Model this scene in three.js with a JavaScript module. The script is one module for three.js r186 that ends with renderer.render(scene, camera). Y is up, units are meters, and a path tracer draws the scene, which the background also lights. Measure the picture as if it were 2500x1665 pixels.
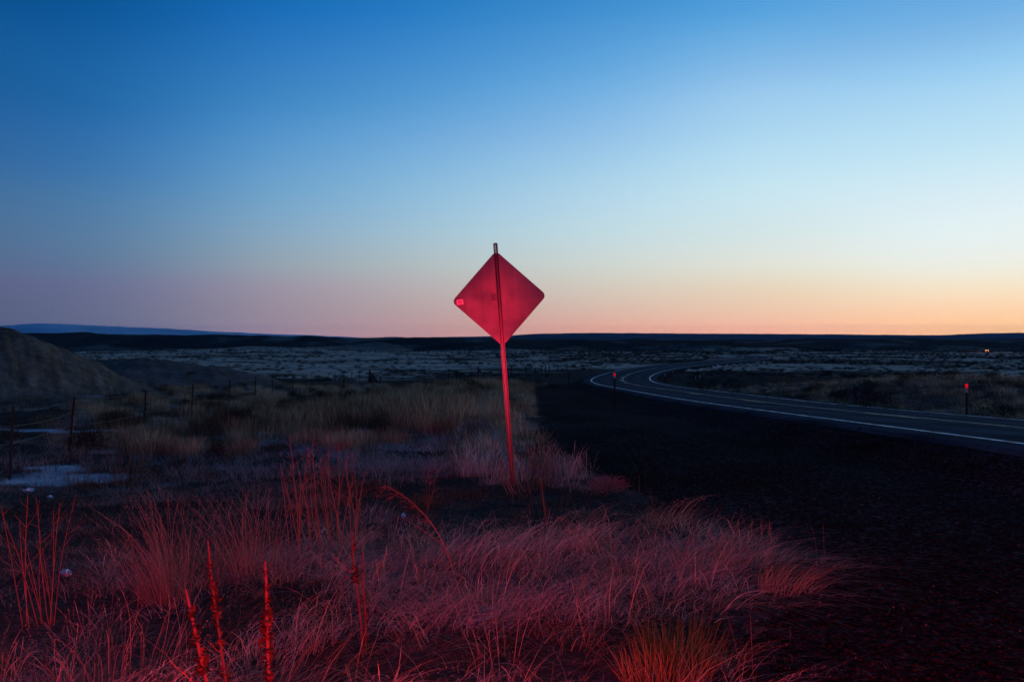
import * as THREE from 'three';
import { mergeGeometries, toCreasedNormals } from 'three/addons/utils/BufferGeometryUtils.js';
import { RectAreaLightUniformsLib } from 'three/addons/lights/RectAreaLightUniformsLib.js';
import { RoundedBoxGeometry } from 'three/addons/geometries/RoundedBoxGeometry.js';

// ---------------------------------------------------------------- camera, sky, sun, exposure
const scene = new THREE.Scene();
const EYE = 1.75, F = 1944, HORIZON = 826;          // photograph: 2500 x 1665, focal length about 1944 px
const camera = new THREE.PerspectiveCamera(2 * Math.atan(832.5 / F) * 180 / Math.PI, 2500 / 1665, 0.05, 60000);
camera.position.set(0, EYE, 0);
camera.rotation.x = -Math.atan((832.5 - HORIZON) / F);
camera.updateMatrixWorld(true);
const renderer = new THREE.WebGLRenderer({ antialias: true });
renderer.toneMapping = THREE.LinearToneMapping;
renderer.toneMappingExposure = 1;
renderer.shadowMap.enabled = true;
RectAreaLightUniformsLib.init();
const AIR = 0.000055;                               // thin blue evening air, per metre
scene.fog = new THREE.FogExp2(new THREE.Color().setRGB(0.12, 0.42, 1), AIR);

const LAMP = 1900;                                     // luminance of the parked car's tail lamps
const SUN_AZ = 45;                                   // the glow's middle, degrees right of the view
const lin = (c) => { c /= 255; return c <= 0.04045 ? c / 12.92 : ((c + 0.055) / 1.055) ** 2.4; };
// clear dusk sky: rows = degrees from the glow's middle, entries = [elevation, r, g, b] as displayed
const SKY = [
  [0, [[-90, 60, 45, 40], [-1, 250, 196, 128], [0.6, 255, 204, 142], [1.7, 255, 214, 165], [3.2, 249, 232, 200], [4.7, 240, 240, 226], [6.7, 233, 243, 240], [8.7, 224, 240, 246], [10.7, 208, 235, 246], [12.7, 192, 227, 245], [14.7, 178, 219, 244], [16.5, 158, 208, 241], [18.4, 136, 192, 234], [20.2, 116, 178, 228], [32, 66, 132, 196], [50, 35, 80, 144], [90, 26, 54, 106]]],
  [15, [[-90, 60, 45, 40], [-1, 250, 190, 138], [0.6, 255, 197, 150], [1.7, 253, 209, 170], [3.2, 246, 228, 200], [4.7, 236, 238, 228], [6.7, 228, 241, 242], [8.7, 218, 237, 245], [10.7, 202, 232, 245], [12.7, 186, 224, 244], [14.7, 172, 215, 243], [16.5, 151, 203, 240], [18.4, 129, 185, 231], [20.2, 108, 172, 226], [32, 62, 128, 192], [50, 33, 78, 142], [90, 26, 54, 106]]],
  [26.5, [[-90, 50, 42, 42], [-1, 240, 172, 146], [0.6, 244, 182, 155], [1.8, 238, 198, 170], [3.5, 232, 214, 190], [5.2, 225, 228, 218], [7.4, 212, 230, 232], [9.6, 202, 230, 240], [11.8, 188, 224, 242], [14, 172, 214, 240], [16, 158, 204, 238], [18, 135, 188, 232], [20, 109, 174, 226], [21.9, 86, 160, 220], [33, 48, 116, 184], [50, 30, 74, 137], [90, 26, 54, 106]]],
  [39.4, [[-90, 42, 38, 44], [-1, 216, 156, 144], [0.7, 220, 166, 151], [1.9, 215, 181, 167], [3.7, 209, 200, 188], [5.4, 203, 212, 208], [7.7, 190, 216, 225], [10, 177, 212, 232], [12.2, 160, 203, 232], [14.4, 142, 190, 230], [16.6, 120, 178, 226], [18.7, 98, 165, 220], [20.8, 80, 152, 213], [22.9, 62, 140, 205], [34, 34, 104, 172], [50, 26, 70, 131], [90, 26, 54, 106]]],
  [60.8, [[-90, 30, 32, 44], [-1, 164, 130, 154], [0.6, 156, 135, 151], [1.3, 154, 138, 152], [3.6, 156, 150, 165], [5.3, 149, 165, 178], [7.5, 135, 169, 195], [9.7, 118, 166, 203], [11.9, 102, 158, 205], [14, 85, 148, 203], [16.2, 66, 136, 196], [18.2, 54, 126, 192], [20.3, 40, 116, 188], [22.2, 26, 108, 182], [34, 14, 88, 156], [50, 21, 60, 118], [90, 26, 54, 106]]],
  [75.2, [[-90, 22, 26, 40], [-1, 106, 98, 132], [0.6, 95, 100, 129], [1.2, 96, 102, 131], [3.2, 98, 106, 140], [4.7, 92, 114, 148], [6.8, 83, 119, 157], [8.8, 72, 117, 162], [10.7, 57, 111, 166], [12.7, 46, 105, 165], [14.6, 34, 99, 161], [16.5, 28, 96, 159], [18.4, 21, 90, 154], [20.2, 13, 83, 147], [32, 4, 66, 124], [50, 19, 56, 112], [90, 26, 54, 106]]],
  [110, [[-90, 12, 16, 25], [-1, 52, 56, 81], [0.6, 56, 57, 83], [3, 59, 64, 92], [5, 56, 68, 100], [8, 44, 70, 108], [12, 27, 64, 108], [18, 10, 59, 109], [32, 10, 52, 100], [50, 20, 52, 103], [90, 26, 54, 106]]],
  [180, [[-90, 8, 11, 18], [-1, 27, 34, 52], [0.6, 28, 35, 53], [3, 34, 39, 60], [5, 38, 43, 66], [8, 31, 44, 71], [12, 18, 40, 71], [18, 9, 46, 89], [32, 12, 46, 88], [50, 21, 50, 98], [90, 26, 54, 106]]],
];
function elevRow(tab, e) {                            // smooth (monotone cubic) along elevation
  let i = 0; while (i < tab.length - 2 && tab[i + 1][0] < e) i++;
  const a = tab[Math.max(i - 1, 0)], b = tab[i], c = tab[i + 1], d = tab[Math.min(i + 2, tab.length - 1)];
  const h = c[0] - b[0], t = Math.min(Math.max((e - b[0]) / h, 0), 1), out = [];
  for (let k = 1; k < 4; k++) {
    const s = (c[k] - b[k]) / h, s0 = b === a ? s : (b[k] - a[k]) / (b[0] - a[0]), s1 = d === c ? s : (d[k] - c[k]) / (d[0] - c[0]);
    const lim = (p, q) => (p * q <= 0 ? 0 : 2 * p * q / (p + q));
    const m0 = b === a ? s : lim(s0, s), m1 = d === c ? s : lim(s, s1);
    const t2 = t * t, t3 = t2 * t;
    out.push((2 * t3 - 3 * t2 + 1) * b[k] + (t3 - 2 * t2 + t) * h * m0 + (-2 * t3 + 3 * t2) * c[k] + (t3 - t2) * h * m1);
  }
  return out;
}
function skyColour(delta, e) {
  let i = 0; while (i < SKY.length - 2 && SKY[i + 1][0] < delta) i++;
  const n = SKY.length - 1, ix = [i ? i - 1 : 1, i, i + 1, Math.min(i + 2, n)], xs = ix.map((k, j) => (j === 0 && i === 0 ? -SKY[1][0] : j === 3 && i + 2 > n ? 360 - SKY[n - 1][0] : SKY[k][0]));
  if (i + 2 > n) ix[3] = n - 1;
  const v = ix.map((k) => elevRow(SKY[k][1], e)), h = xs[2] - xs[1], t = (delta - xs[1]) / h, t2 = t * t, t3 = t2 * t;
  return [0, 1, 2].map((k) => {
    const s = (v[2][k] - v[1][k]) / h, s0 = (v[1][k] - v[0][k]) / (xs[1] - xs[0]), s1 = (v[3][k] - v[2][k]) / (xs[3] - xs[2]);
    const lim = (p, q) => (p * q <= 0 ? 0 : 2 * p * q / (p + q)), m0 = lim(s0, s), m1 = lim(s, s1);
    return lin(Math.max(0, (2 * t3 - 3 * t2 + 1) * v[1][k] + (t3 - 2 * t2 + t) * h * m0 + (-2 * t3 + 3 * t2) * v[2][k] + (t3 - t2) * h * m1));
  });
}
{
  const W = 1024, Hh = 1024, data = new Float32Array(W * Hh * 4);
  for (let r = 0; r < Hh; r++) {
    const e = ((r + 0.5) / Hh - 0.5) * 180;
    for (let c = 0; c < W; c++) {
      const az = ((c + 0.5) / W - 0.25) * 360;
      let d = Math.abs(((az - SUN_AZ) % 360 + 540) % 360 - 180);
      const T = Math.exp(-AIR * Math.min(157 / Math.tan(Math.max(e, 0.6) * Math.PI / 180), 9500)), q = skyColour(d, e).map((v, k) => Math.max(v - (1 - T) * [0.03, 0.042, 0.1][k], 0) / T), o = (r * W + c) * 4;   // the sky as it is beyond the layer of haze
      data[o] = q[0]; data[o + 1] = q[1]; data[o + 2] = q[2]; data[o + 3] = 1;
    }
  }
  const t = new THREE.DataTexture(data, W, Hh, THREE.RGBAFormat, THREE.FloatType);
  t.mapping = THREE.EquirectangularReflectionMapping; t.magFilter = THREE.LinearFilter; t.minFilter = THREE.LinearFilter;
  t.wrapS = THREE.RepeatWrapping; t.needsUpdate = true;
  scene.background = t; scene.environment = t;
}
// the sun has set: only its faint, very soft afterglow is left above the right-hand horizon
const sun = new THREE.DirectionalLight(new THREE.Color().setRGB(1, 0.66, 0.4), 0.03);
{
  const a = SUN_AZ * Math.PI / 180, e = 3 * Math.PI / 180;
  sun.position.set(Math.sin(a) * Math.cos(e), Math.sin(e), -Math.cos(a) * Math.cos(e)).multiplyScalar(120);
  sun.target.position.set(0, 0, 0);
  sun.castShadow = true; sun.shadow.radius = 24; sun.shadow.mapSize.set(2048, 2048);
  Object.assign(sun.shadow.camera, { left: -90, right: 90, top: 40, bottom: -40, near: 1, far: 320 });
  scene.add(sun, sun.target);
}

// ---------------------------------------------------------------- helpers
let seed = 20231;
function rnd() { seed |= 0; seed = seed + 0x6D2B79F5 | 0; let t = Math.imul(seed ^ seed >>> 15, 1 | seed); t = t + Math.imul(t ^ t >>> 7, 61 | t) ^ t; return ((t ^ t >>> 14) >>> 0) / 4294967296; }
const rr = (a, b) => a + (b - a) * rnd(), gauss = () => (rnd() + rnd() + rnd() + rnd() - 2) * 0.86;
const mix = (a, b, t) => a + (b - a) * t, clamp = (x, a = 0, b = 1) => Math.min(b, Math.max(a, x));
const sst = (a, b, x) => { const t = clamp((x - a) / (b - a)); return t * t * (3 - 2 * t); };
const hash2 = (i, j) => { let h = Math.imul(i, 374761393) + Math.imul(j, 668265263) | 0; h = Math.imul(h ^ h >>> 13, 1274126177); return ((h ^ h >>> 16) >>> 0) / 4294967296; };
function vn(x, y, per = 0) {
  const i = Math.floor(x), j = Math.floor(y), u = x - i, v = y - j, a = u * u * (3 - 2 * u), b = v * v * (3 - 2 * v);
  const w = (k) => (per ? ((k % per) + per) % per : k);
  return mix(mix(hash2(w(i), w(j)), hash2(w(i + 1), w(j)), a), mix(hash2(w(i), w(j + 1)), hash2(w(i + 1), w(j + 1)), a), b);
}
const fbm = (x, y, o = 4) => { let s = 0, a = 0.5, t = 0; for (let k = 0; k < o; k++) { s += a * vn(x, y); t += a; a *= 0.5; x = x * 2.03 + 17.1; y = y * 2.03 - 9.7; } return s / t; };
const fbmT = (x, y, per, o) => { let s = 0, a = 0.5, t = 0; for (let k = 0; k < o; k++) { s += a * vn(x, y, per); t += a; a *= 0.55; x *= 2; y *= 2; per *= 2; } return s / t; };
const lut = (T, x) => { if (x <= T[0][0]) return T[0][1]; for (let i = 1; i < T.length; i++) if (x <= T[i][0]) return mix(T[i - 1][1], T[i][1], (x - T[i - 1][0]) / (T[i][0] - T[i - 1][0])); return T[T.length - 1][1]; };
const V = (x, y, z) => new THREE.Vector3(x, y, z);
const C = (r, g, b) => new THREE.Color().setRGB(r, g, b);
const taken = {};
function numbered(n) { const k = taken[n] = (taken[n] ?? -1) + 1; return k ? n + '_' + String(k).padStart(3, '0') : n; }
function shade(o) { o.traverse((m) => { if (m.isMesh) { m.castShadow = true; m.receiveShadow = true; } }); return o; }
function mat(c, roughness = 0.9, more = {}) { return new THREE.MeshStandardMaterial({ color: Array.isArray(c) ? C(...c) : c, roughness, metalness: 0, side: THREE.DoubleSide, ...more }); }
function matte(c, more = {}) { return new THREE.MeshPhysicalMaterial({ color: C(...c), roughness: 1, specularIntensity: 0.1, ior: 1.05, side: THREE.DoubleSide, ...more }); }
function part(name, geo, m, parent) { const o = new THREE.Mesh(geo, m); o.name = name; parent.add(o); shade(o); return o; }
function thing(name, label, category, x, y, z, group) {
  const o = new THREE.Group(); o.name = numbered(name); o.position.set(x, y, z); o.userData = { label, category }; if (group) o.userData.group = group;
  scene.add(o); return o;
}
function single(name, geo, m, label, category, x, y, z, group) {
  const o = new THREE.Mesh(geo, m); o.name = numbered(name); o.position.set(x, y, z); o.userData = { label, category }; if (group) o.userData.group = group;
  scene.add(o); return shade(o);
}
function structure(name, geo, m, label) { const o = new THREE.Mesh(geo, m); o.name = numbered(name); o.userData = { kind: 'structure', label, category: name.replace(/_/g, ' ').split(' ').slice(-1)[0] }; scene.add(o); return shade(o); }
// geometry collector: ribbons (blades), tubes (stems), leaf faces, with a tone per piece
class GB {
  constructor() { this.p = []; this.c = []; this.i = []; }
  v(x, y, z, c) { this.p.push(x, y, z); this.c.push(c[0], c[1], c[2]); return this.p.length / 3 - 1; }
  ribbon(pts, w, side, c) {                           // pts: [x,y,z], w: width at each
    const n = pts.length; let a = -1, b = -1;
    for (let k = 0; k < n; k++) {
      const q = pts[k], h = w[k] / 2;
      if (k === n - 1) { const t = this.v(q[0], q[1], q[2], c); this.i.push(a, b, t); break; }
      const l = this.v(q[0] - side[0] * h, q[1], q[2] - side[1] * h, c), r = this.v(q[0] + side[0] * h, q[1], q[2] + side[1] * h, c);
      if (k) this.i.push(a, b, l, b, r, l);
      a = l; b = r;
    }
  }
  tube(pts, r, c, n = 4) {
    let prev = null;
    for (let k = 0; k < pts.length; k++) {
      const A = pts[Math.max(k - 1, 0)], B = pts[Math.min(k + 1, pts.length - 1)], d = V(B[0] - A[0], B[1] - A[1], B[2] - A[2]).normalize();
      const u = (Math.abs(d.y) < 0.9 ? V(0, 1, 0) : V(1, 0, 0)).cross(d).normalize(), w = d.clone().cross(u), ring = [];
      for (let j = 0; j < n; j++) { const a = j / n * 6.2832, s = Math.sin(a) * r[k], t = Math.cos(a) * r[k]; ring.push(this.v(pts[k][0] + u.x * t + w.x * s, pts[k][1] + u.y * t + w.y * s, pts[k][2] + u.z * t + w.z * s, c)); }
      if (prev) for (let j = 0; j < n; j++) { const j2 = (j + 1) % n; this.i.push(prev[j], prev[j2], ring[j], prev[j2], ring[j2], ring[j]); }
      else for (let j = 1; j < n - 1; j++) this.i.push(ring[0], ring[j + 1], ring[j]);
      prev = ring;
    }
    for (let j = 1; j < n - 1; j++) this.i.push(prev[0], prev[j], prev[j + 1]);
  }
  leaf(x, y, z, s, c, up = 0.3) {                     // a folded leaf of two triangles
    const a = rnd() * 6.2832, e = Math.asin(clamp(rr(-0.5, 1) + up * 0.4, -1, 1)), d = [Math.cos(a) * Math.cos(e), Math.sin(e), Math.sin(a) * Math.cos(e)], b = a + 1.57, w = s * 0.32;
    const p0 = this.v(x, y, z, c), p1 = this.v(x + d[0] * s * 0.5 + Math.cos(b) * w, y + d[1] * s * 0.5 + w * 0.3, z + d[2] * s * 0.5 + Math.sin(b) * w, c), p2 = this.v(x + d[0] * s, y + d[1] * s, z + d[2] * s, c), p3 = this.v(x + d[0] * s * 0.5 - Math.cos(b) * w, y + d[1] * s * 0.5 + w * 0.3, z + d[2] * s * 0.5 - Math.sin(b) * w, c);
    this.i.push(p0, p1, p2, p0, p2, p3);
  }
  geo() {
    const g = new THREE.BufferGeometry();
    g.setAttribute('position', new THREE.Float32BufferAttribute(this.p, 3)); g.setAttribute('color', new THREE.Float32BufferAttribute(this.c, 3)); g.setIndex(this.i); g.computeVertexNormals();
    return g;
  }
}
const tone = (c, lo = 0.65, hi = 1.2) => { const k = rr(lo, hi), w = rr(-0.06, 0.06); return [c[0] * k * (1 + w), c[1] * k, c[2] * k * (1 - w)]; };
// one tuft of bent tapering blades
function blades(g, o) {
  for (let b = 0; b < o.n; b++) {
    const a = rnd() * 6.2832, R = Math.sqrt(rnd()) * o.r, x = (o.x ?? 0) + Math.cos(a) * R, z = (o.z ?? 0) + Math.sin(a) * R;
    const h = o.h * rr(1 - (o.hv ?? 0.45), 1), fan = (o.fan ?? 0.25) * (R / o.r) * rr(0.4, 1.3), da = a + gauss() * 0.5, bend = (o.bend ?? 0.25) * rr(0.2, 1.4), ba = rnd() * 6.2832;
    const sx = (o.sweep?.[0] ?? 0) * rr(0.6, 1.25), sz = (o.sweep?.[1] ?? 0) * rr(0.6, 1.25), seg = o.seg ?? 4, pts = [], w = [], flat = clamp(Math.hypot(sx, sz) * 0.55, 0, 0.93);
    for (let k = 0; k <= seg; k++) {
      const t = k / seg;
      pts.push([x + h * (Math.cos(da) * fan * t + Math.cos(ba) * bend * t * t + sx * t * (0.35 + 0.65 * t)), Math.max((o.y ?? 0) - 0.01 + h * (t - 0.35 * bend * t * t - flat * t * t * 0.92), 0.004 * k + (o.y ?? 0) - 0.01), z + h * (Math.sin(da) * fan * t + Math.sin(ba) * bend * t * t + sz * t * (0.35 + 0.65 * t))]);
      const head = o.head && t > 0.62 ? o.head * Math.sin((t - 0.62) / 0.38 * 3.14) : 0;
      w.push(o.w * (1 - 0.8 * t) + head);
    }
    const sa = rnd() * 6.2832;
    g.ribbon(pts, w, [Math.cos(sa), Math.sin(sa)], tone(o.c, o.lo, o.hi));
  }
}
function wander(p, dir, len, n, jit, droop = 0) {     // a wandering stem
  const pts = [p.slice()], d = dir.slice(); let q = p.slice();
  for (let k = 0; k < n; k++) {
    d[0] += gauss() * jit; d[1] += gauss() * jit * 0.5 - droop; d[2] += gauss() * jit;
    const l = Math.hypot(...d); q = q.map((v, i) => v + d[i] / l * len / n); pts.push(q.slice());
  }
  return { pts, d };
}
const taper = (a, b, n) => Array.from({ length: n }, (_, k) => mix(a, b, k / (n - 1)));
function stemWithTwigs(g, p, dir, len, r, c, o = {}) {
  const n = o.n ?? 7, s = wander(p, dir, len, n, o.jit ?? 0.06, o.droop ?? 0), cc = tone(c, 0.8, 1.15);
  g.tube(s.pts, taper(r, r * 0.35, n + 1), cc, 4);
  for (let k = 0; k < (o.twigs ?? 6); k++) {
    const t = rr(o.from ?? 0.35, 0.98), i = Math.min(Math.floor(t * n), n - 1), f = t * n - i, q = s.pts[i].map((v, j) => mix(v, s.pts[i + 1][j], f)), a = rnd() * 6.2832, up = rr(0.5, 1.3), l = len * (o.tw ?? 0.22) * rr(0.4, 1.2) * (1.15 - t * 0.6);
    const w = wander(q, [Math.cos(a), up, Math.sin(a)], l, 3, 0.15);
    g.tube(w.pts, taper(r * 0.45, r * 0.2, 4), cc, 3);
    if (o.heads) for (let m = 0; m < o.heads; m++) { const z = w.pts[1 + Math.floor(rnd() * 3)]; g.leaf(z[0] + gauss() * l * 0.12, z[1] + gauss() * l * 0.12, z[2] + gauss() * l * 0.12, rr(0.5, 1.2) * (o.hs ?? 0.012), tone(o.hc ?? c), 0.2); }
  }
  return s.pts;
}
// tileable grain
function tex(n, f, srgb = true) {
  const d = new Uint8Array(n * n * 4);
  for (let y = 0; y < n; y++) for (let x = 0; x < n; x++) { const q = f(x / n, y / n), o = (y * n + x) * 4; for (let k = 0; k < 3; k++) d[o + k] = clamp(q[k]) * 255; d[o + 3] = 255; }
  const t = new THREE.DataTexture(d, n, n); t.wrapS = t.wrapT = THREE.RepeatWrapping; t.magFilter = THREE.LinearFilter; t.minFilter = THREE.LinearMipmapLinearFilter; t.generateMipmaps = true;
  if (srgb) t.colorSpace = THREE.SRGBColorSpace; t.needsUpdate = true; return t;
}
const grey = (v) => [v, v, v];
const soilTex = tex(512, (u, v) => grey(0.5 + 0.28 * fbmT(u * 8, v * 8, 8, 6) + 0.3 * (fbmT(u * 64, v * 64, 64, 2) - 0.4)));
const soilBump = tex(512, (u, v) => grey(0.6 * fbmT(u * 10, v * 10, 10, 6) + 0.4 * fbmT(u * 60, v * 60, 60, 2)), false);
const gravelTex = tex(512, (u, v) => { const a = fbmT(u * 90, v * 90, 90, 2), b = vn(u * 160, v * 160, 160); return grey(0.18 + 0.6 * a * a + 0.1 * (fbmT(u * 16, v * 16, 16, 3) - 0.35) + (b > 0.9 ? 0.3 : 0)); });
const gravelBump = tex(512, (u, v) => grey(0.6 * vn(u * 110, v * 110, 110) + 0.4 * vn(u * 200, v * 200, 200)), false);
const asphaltTex = tex(1024, (u, v) => {              // across the whole road (u) and 17 m along it (v): wheel paths, seams, cracks, patches
  const e = (u - 0.5) * 8.8, wheel = [-2.75, -0.95, 0.95, 2.75].reduce((s, c) => s + Math.exp(-(((e - c) / 0.4) ** 2)), 0);
  let k = 0.74 + 0.14 * (fbmT(u * 128, v * 256, 128, 2) - 0.5) + 0.3 * (fbmT(u * 6, v * 8, 2, 5) - 0.5) - 0.09 * wheel * (0.6 + 0.8 * fbmT(u * 4, v * 6, 2, 3)) + (Math.abs(e) > 3.6 ? -0.07 : 0);
  const w = (fbmT(u * 16, v * 16, 16, 3) - 0.5) * 0.05;
  for (const [c, a, z] of [[0.13, 0, 1], [0.41, 0.03, 0.55], [0.66, -0.04, 1], [0.88, 0.01, 0.7]]) if (Math.abs(v - c - a * u + w) < 0.0022 && u < z) k -= 0.4;
  if (Math.abs(u - 0.5 + 0.02 + w * 0.3) < 0.0016 || Math.abs(u - 0.255 + w * 0.6) < 0.0014 && v > 0.2 && v < 0.75) k -= 0.34;
  if (u > 0.55 && u < 0.8 && v > 0.46 && v < 0.55) k -= 0.1;
  return grey(k);
});

// ---------------------------------------------------------------- the lie of the land (x right, d = metres ahead)
const ROAD_KEYS = [[12.6, -50, 2.2, 0.03], [12.35, -29, 1.75, 0.03], [12.131, -8.648, 1.0, 0.03], [11.205, 12.11, 0.05, 0.032], [10.662, 33.015, -0.922, 0.036], [10.9, 53.969, -1.775, 0.031], [11.352, 74.55, -2.581, 0.025], [13.038, 94.782, -3.196, 0.018], [16.775, 114.611, -3.472, 0.011], [23.022, 133.903, -3.462, 0.008], [32.058, 152.335, -3.404, 0.008], [42.961, 170.075, -3.395, 0.011], [53.828, 187.768, -3.385, 0.014], [63, 207, -3.5, 0.01], [70, 228, -3.6, 0.0], [74, 250, -3.7, 0.0], [76, 275, -3.8, 0.0]];
const road = [];
for (let i = 1; i < ROAD_KEYS.length - 2; i++) for (let k = 0; k < 14; k++) {
  const t = k / 14, [a, b, c, d] = [ROAD_KEYS[i - 1], ROAD_KEYS[i], ROAD_KEYS[i + 1], ROAD_KEYS[i + 2]];
  road.push([0, 1, 2, 3].map((j) => 0.5 * (2 * b[j] + (c[j] - a[j]) * t + (2 * a[j] - 5 * b[j] + 4 * c[j] - d[j]) * t * t + (3 * b[j] - a[j] - 3 * c[j] + d[j]) * t ** 3)));
}
const roadN = road.map((p, i) => { const a = road[Math.max(i - 1, 0)], b = road[Math.min(i + 1, road.length - 1)], l = Math.hypot(b[0] - a[0], b[1] - a[1]); return [-(b[1] - a[1]) / l, (b[0] - a[0]) / l]; });   // towards our side
function roadAt(x, d) {                               // [distance, signed offset (our side +), height, index]
  let best = 1e9, bi = 0;
  for (let i = 0; i < road.length; i += 3) { const q = (road[i][0] - x) ** 2 + (road[i][1] - d) ** 2; if (q < best) { best = q; bi = i; } }
  let lo = Math.max(bi - 3, 0), hi = Math.min(bi + 3, road.length - 2), res = null; best = 1e9;
  for (let i = lo; i <= hi; i++) {
    const A = road[i], B = road[i + 1], ux = B[0] - A[0], ud = B[1] - A[1], t = clamp(((x - A[0]) * ux + (d - A[1]) * ud) / (ux * ux + ud * ud)), px = A[0] + ux * t, pd = A[1] + ud * t, q = Math.hypot(x - px, d - pd);
    if (q < best) { best = q; const s = (x - px) * roadN[i][0] + (d - pd) * roadN[i][1]; res = [q, s < 0 ? -q : q, mix(A[2], B[2], t) + clamp(s < 0 ? -q : q, -5, 5) * mix(A[3], B[3], t), i + t]; }
  }
  return res;
}
const PAVED = 4.35;                                   // half width of the asphalt
// left border of the gravel shoulder
const VERGE = [[-30, 0.2], [0, 0.4], [4.2, 1.25], [4.75, 1.5], [5.5, 2.05], [6.6, 2.75], [7.4, 2.6], [8.2, 2.25], [9.3, 1.7], [11.5, 1.4], [12.8, 1.0], [17.4, 0.75], [30, 1.0], [45, 1.3], [61, 1.7], [80, 4.0], [95, 7.5], [110, 11], [130, 18]];
function gravelness(x, d) {                           // > 0 inside the gravel
  const q = roadAt(x, d), e = (fbm(x * 1.4 + 3, d * 1.4) - 0.5) * 1.1 + (fbm(x * 0.4, d * 0.4 + 8) - 0.5) * (d > 25 ? 1.6 : 0.3);
  if (q[1] < 0) return 6.2 - q[0] + e * 1.2;
  if (d > 135 || d < -30) return 6.6 - q[0] + e;
  return Math.min(x - lut(VERGE, d) + e * 0.5, 30);
}
const softmin = (a, b, k) => -k * Math.log(Math.exp(-a / k) + Math.exp(-b / k));
function heightAt(x, d) {
  let y = d < 0 ? Math.min(-0.03 * d, 0.5) : -softmin(0.03 * d, 3.75, 0.35) - 0.35 * 0;
  y -= 0.34 * sst(-3, -8, x) * sst(5, 14, d) * sst(120, 60, d);
  const far = sst(15, 60, d), lv = 1 - 0.85 * (d > -30 && d < 130 ? sst(-0.4, 0.8, x - lut(VERGE, d)) * sst(30, 20, x) : 0);   // the shoulder is graded level
  y += (fbm(x * 0.5, d * 0.5, 4) - 0.5) * mix(0.1, 0.22, far) * lv + (fbm(x * 0.05 + 4, d * 0.05, 3) - 0.5) * mix(0.0, 0.9, sst(40, 120, d));
  y += (vn(x * 3.1, d * 3.1) - 0.5) * 0.03 * lv * sst(60, 20, d);
  // bare earth mounds on the left
  const m1 = Math.hypot(x + 31.4, (d - 46) * 0.86);
  if (m1 < 13) { const e = m1 + (fbm(x * 0.35, d * 0.35, 3) - 0.5) * 1.6; y += lut([[0, 4.5], [1.6, 4.1], [4.2, 3.2], [6.4, 1.95], [8, 0.95], [9.4, 0.38], [11.2, 0.1], [12.8, 0]], e) + ((fbm(x * 1.1, d * 0.7, 4) - 0.5) * 0.42 + (vn(x * 3.3, d * 2.2) - 0.5) * 0.17) * sst(11, 6, m1); }
  const m2 = Math.hypot((x + 32) / 13.5, (d - 66) / 13);
  if (m2 < 1) { const t = 1 - m2 * m2; y += 2.25 * t ** 0.85 + ((fbm(x * 0.5, d * 0.5, 3) - 0.5) * 0.5 + (vn(x * 1.9, d * 1.3) - 0.5) * 0.15) * t; }
  // low rise with brown grass beyond the road
  y += 0.85 * Math.exp(-(((x - 24) / 9) ** 2) - ((d - 46) / 11) ** 2);
  // broken ground and low bluffs beyond the plain
  const front = 395 + 0.1 * x + (fbm(x * 0.008, 3, 3) - 0.5) * 120, cliff = lut([[-420, 9.5], [-250, 7], [-120, 6], [-40, 5.0], [40, 3.4], [160, 3.2], [420, 4.6]], x);
  const up = sst(front - 25, front + 75, d);
  if (d > 250) {
    y += cliff * up * (1 - 0.55 * sst(700, 1300, d)) + (fbm(x * 0.022, d * 0.012, 4) - 0.5) * 5.5 * sst(300, 460, d) * (1 - 0.6 * sst(800, 2000, d));
    y += 1.8 * sst(330, 380, d) * Math.max(0, fbm(x * 0.03 + 9, d * 0.02, 2) - 0.55) * 5 * sst(470, 400, d);
  }
  // the road bench
  const q = d > -70 && d < 300 && x > -40 && x < 150 ? roadAt(x, d) : [1e9];
  if (q[0] < 22) {
    const lat = q[0], bench = q[2] - 0.07 - 0.35 * sst(PAVED - 0.1, PAVED + 1.4, lat) * (q[1] > 0 ? 1 : 0.6), w = sst(q[1] > 0 ? 13 : 16, 5.2, lat);
    y = mix(y, bench, w);
  }
  return y;
}
const at = (px, d) => (px - 1250) / F * d;            // lateral place of a photograph column at that distance
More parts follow.
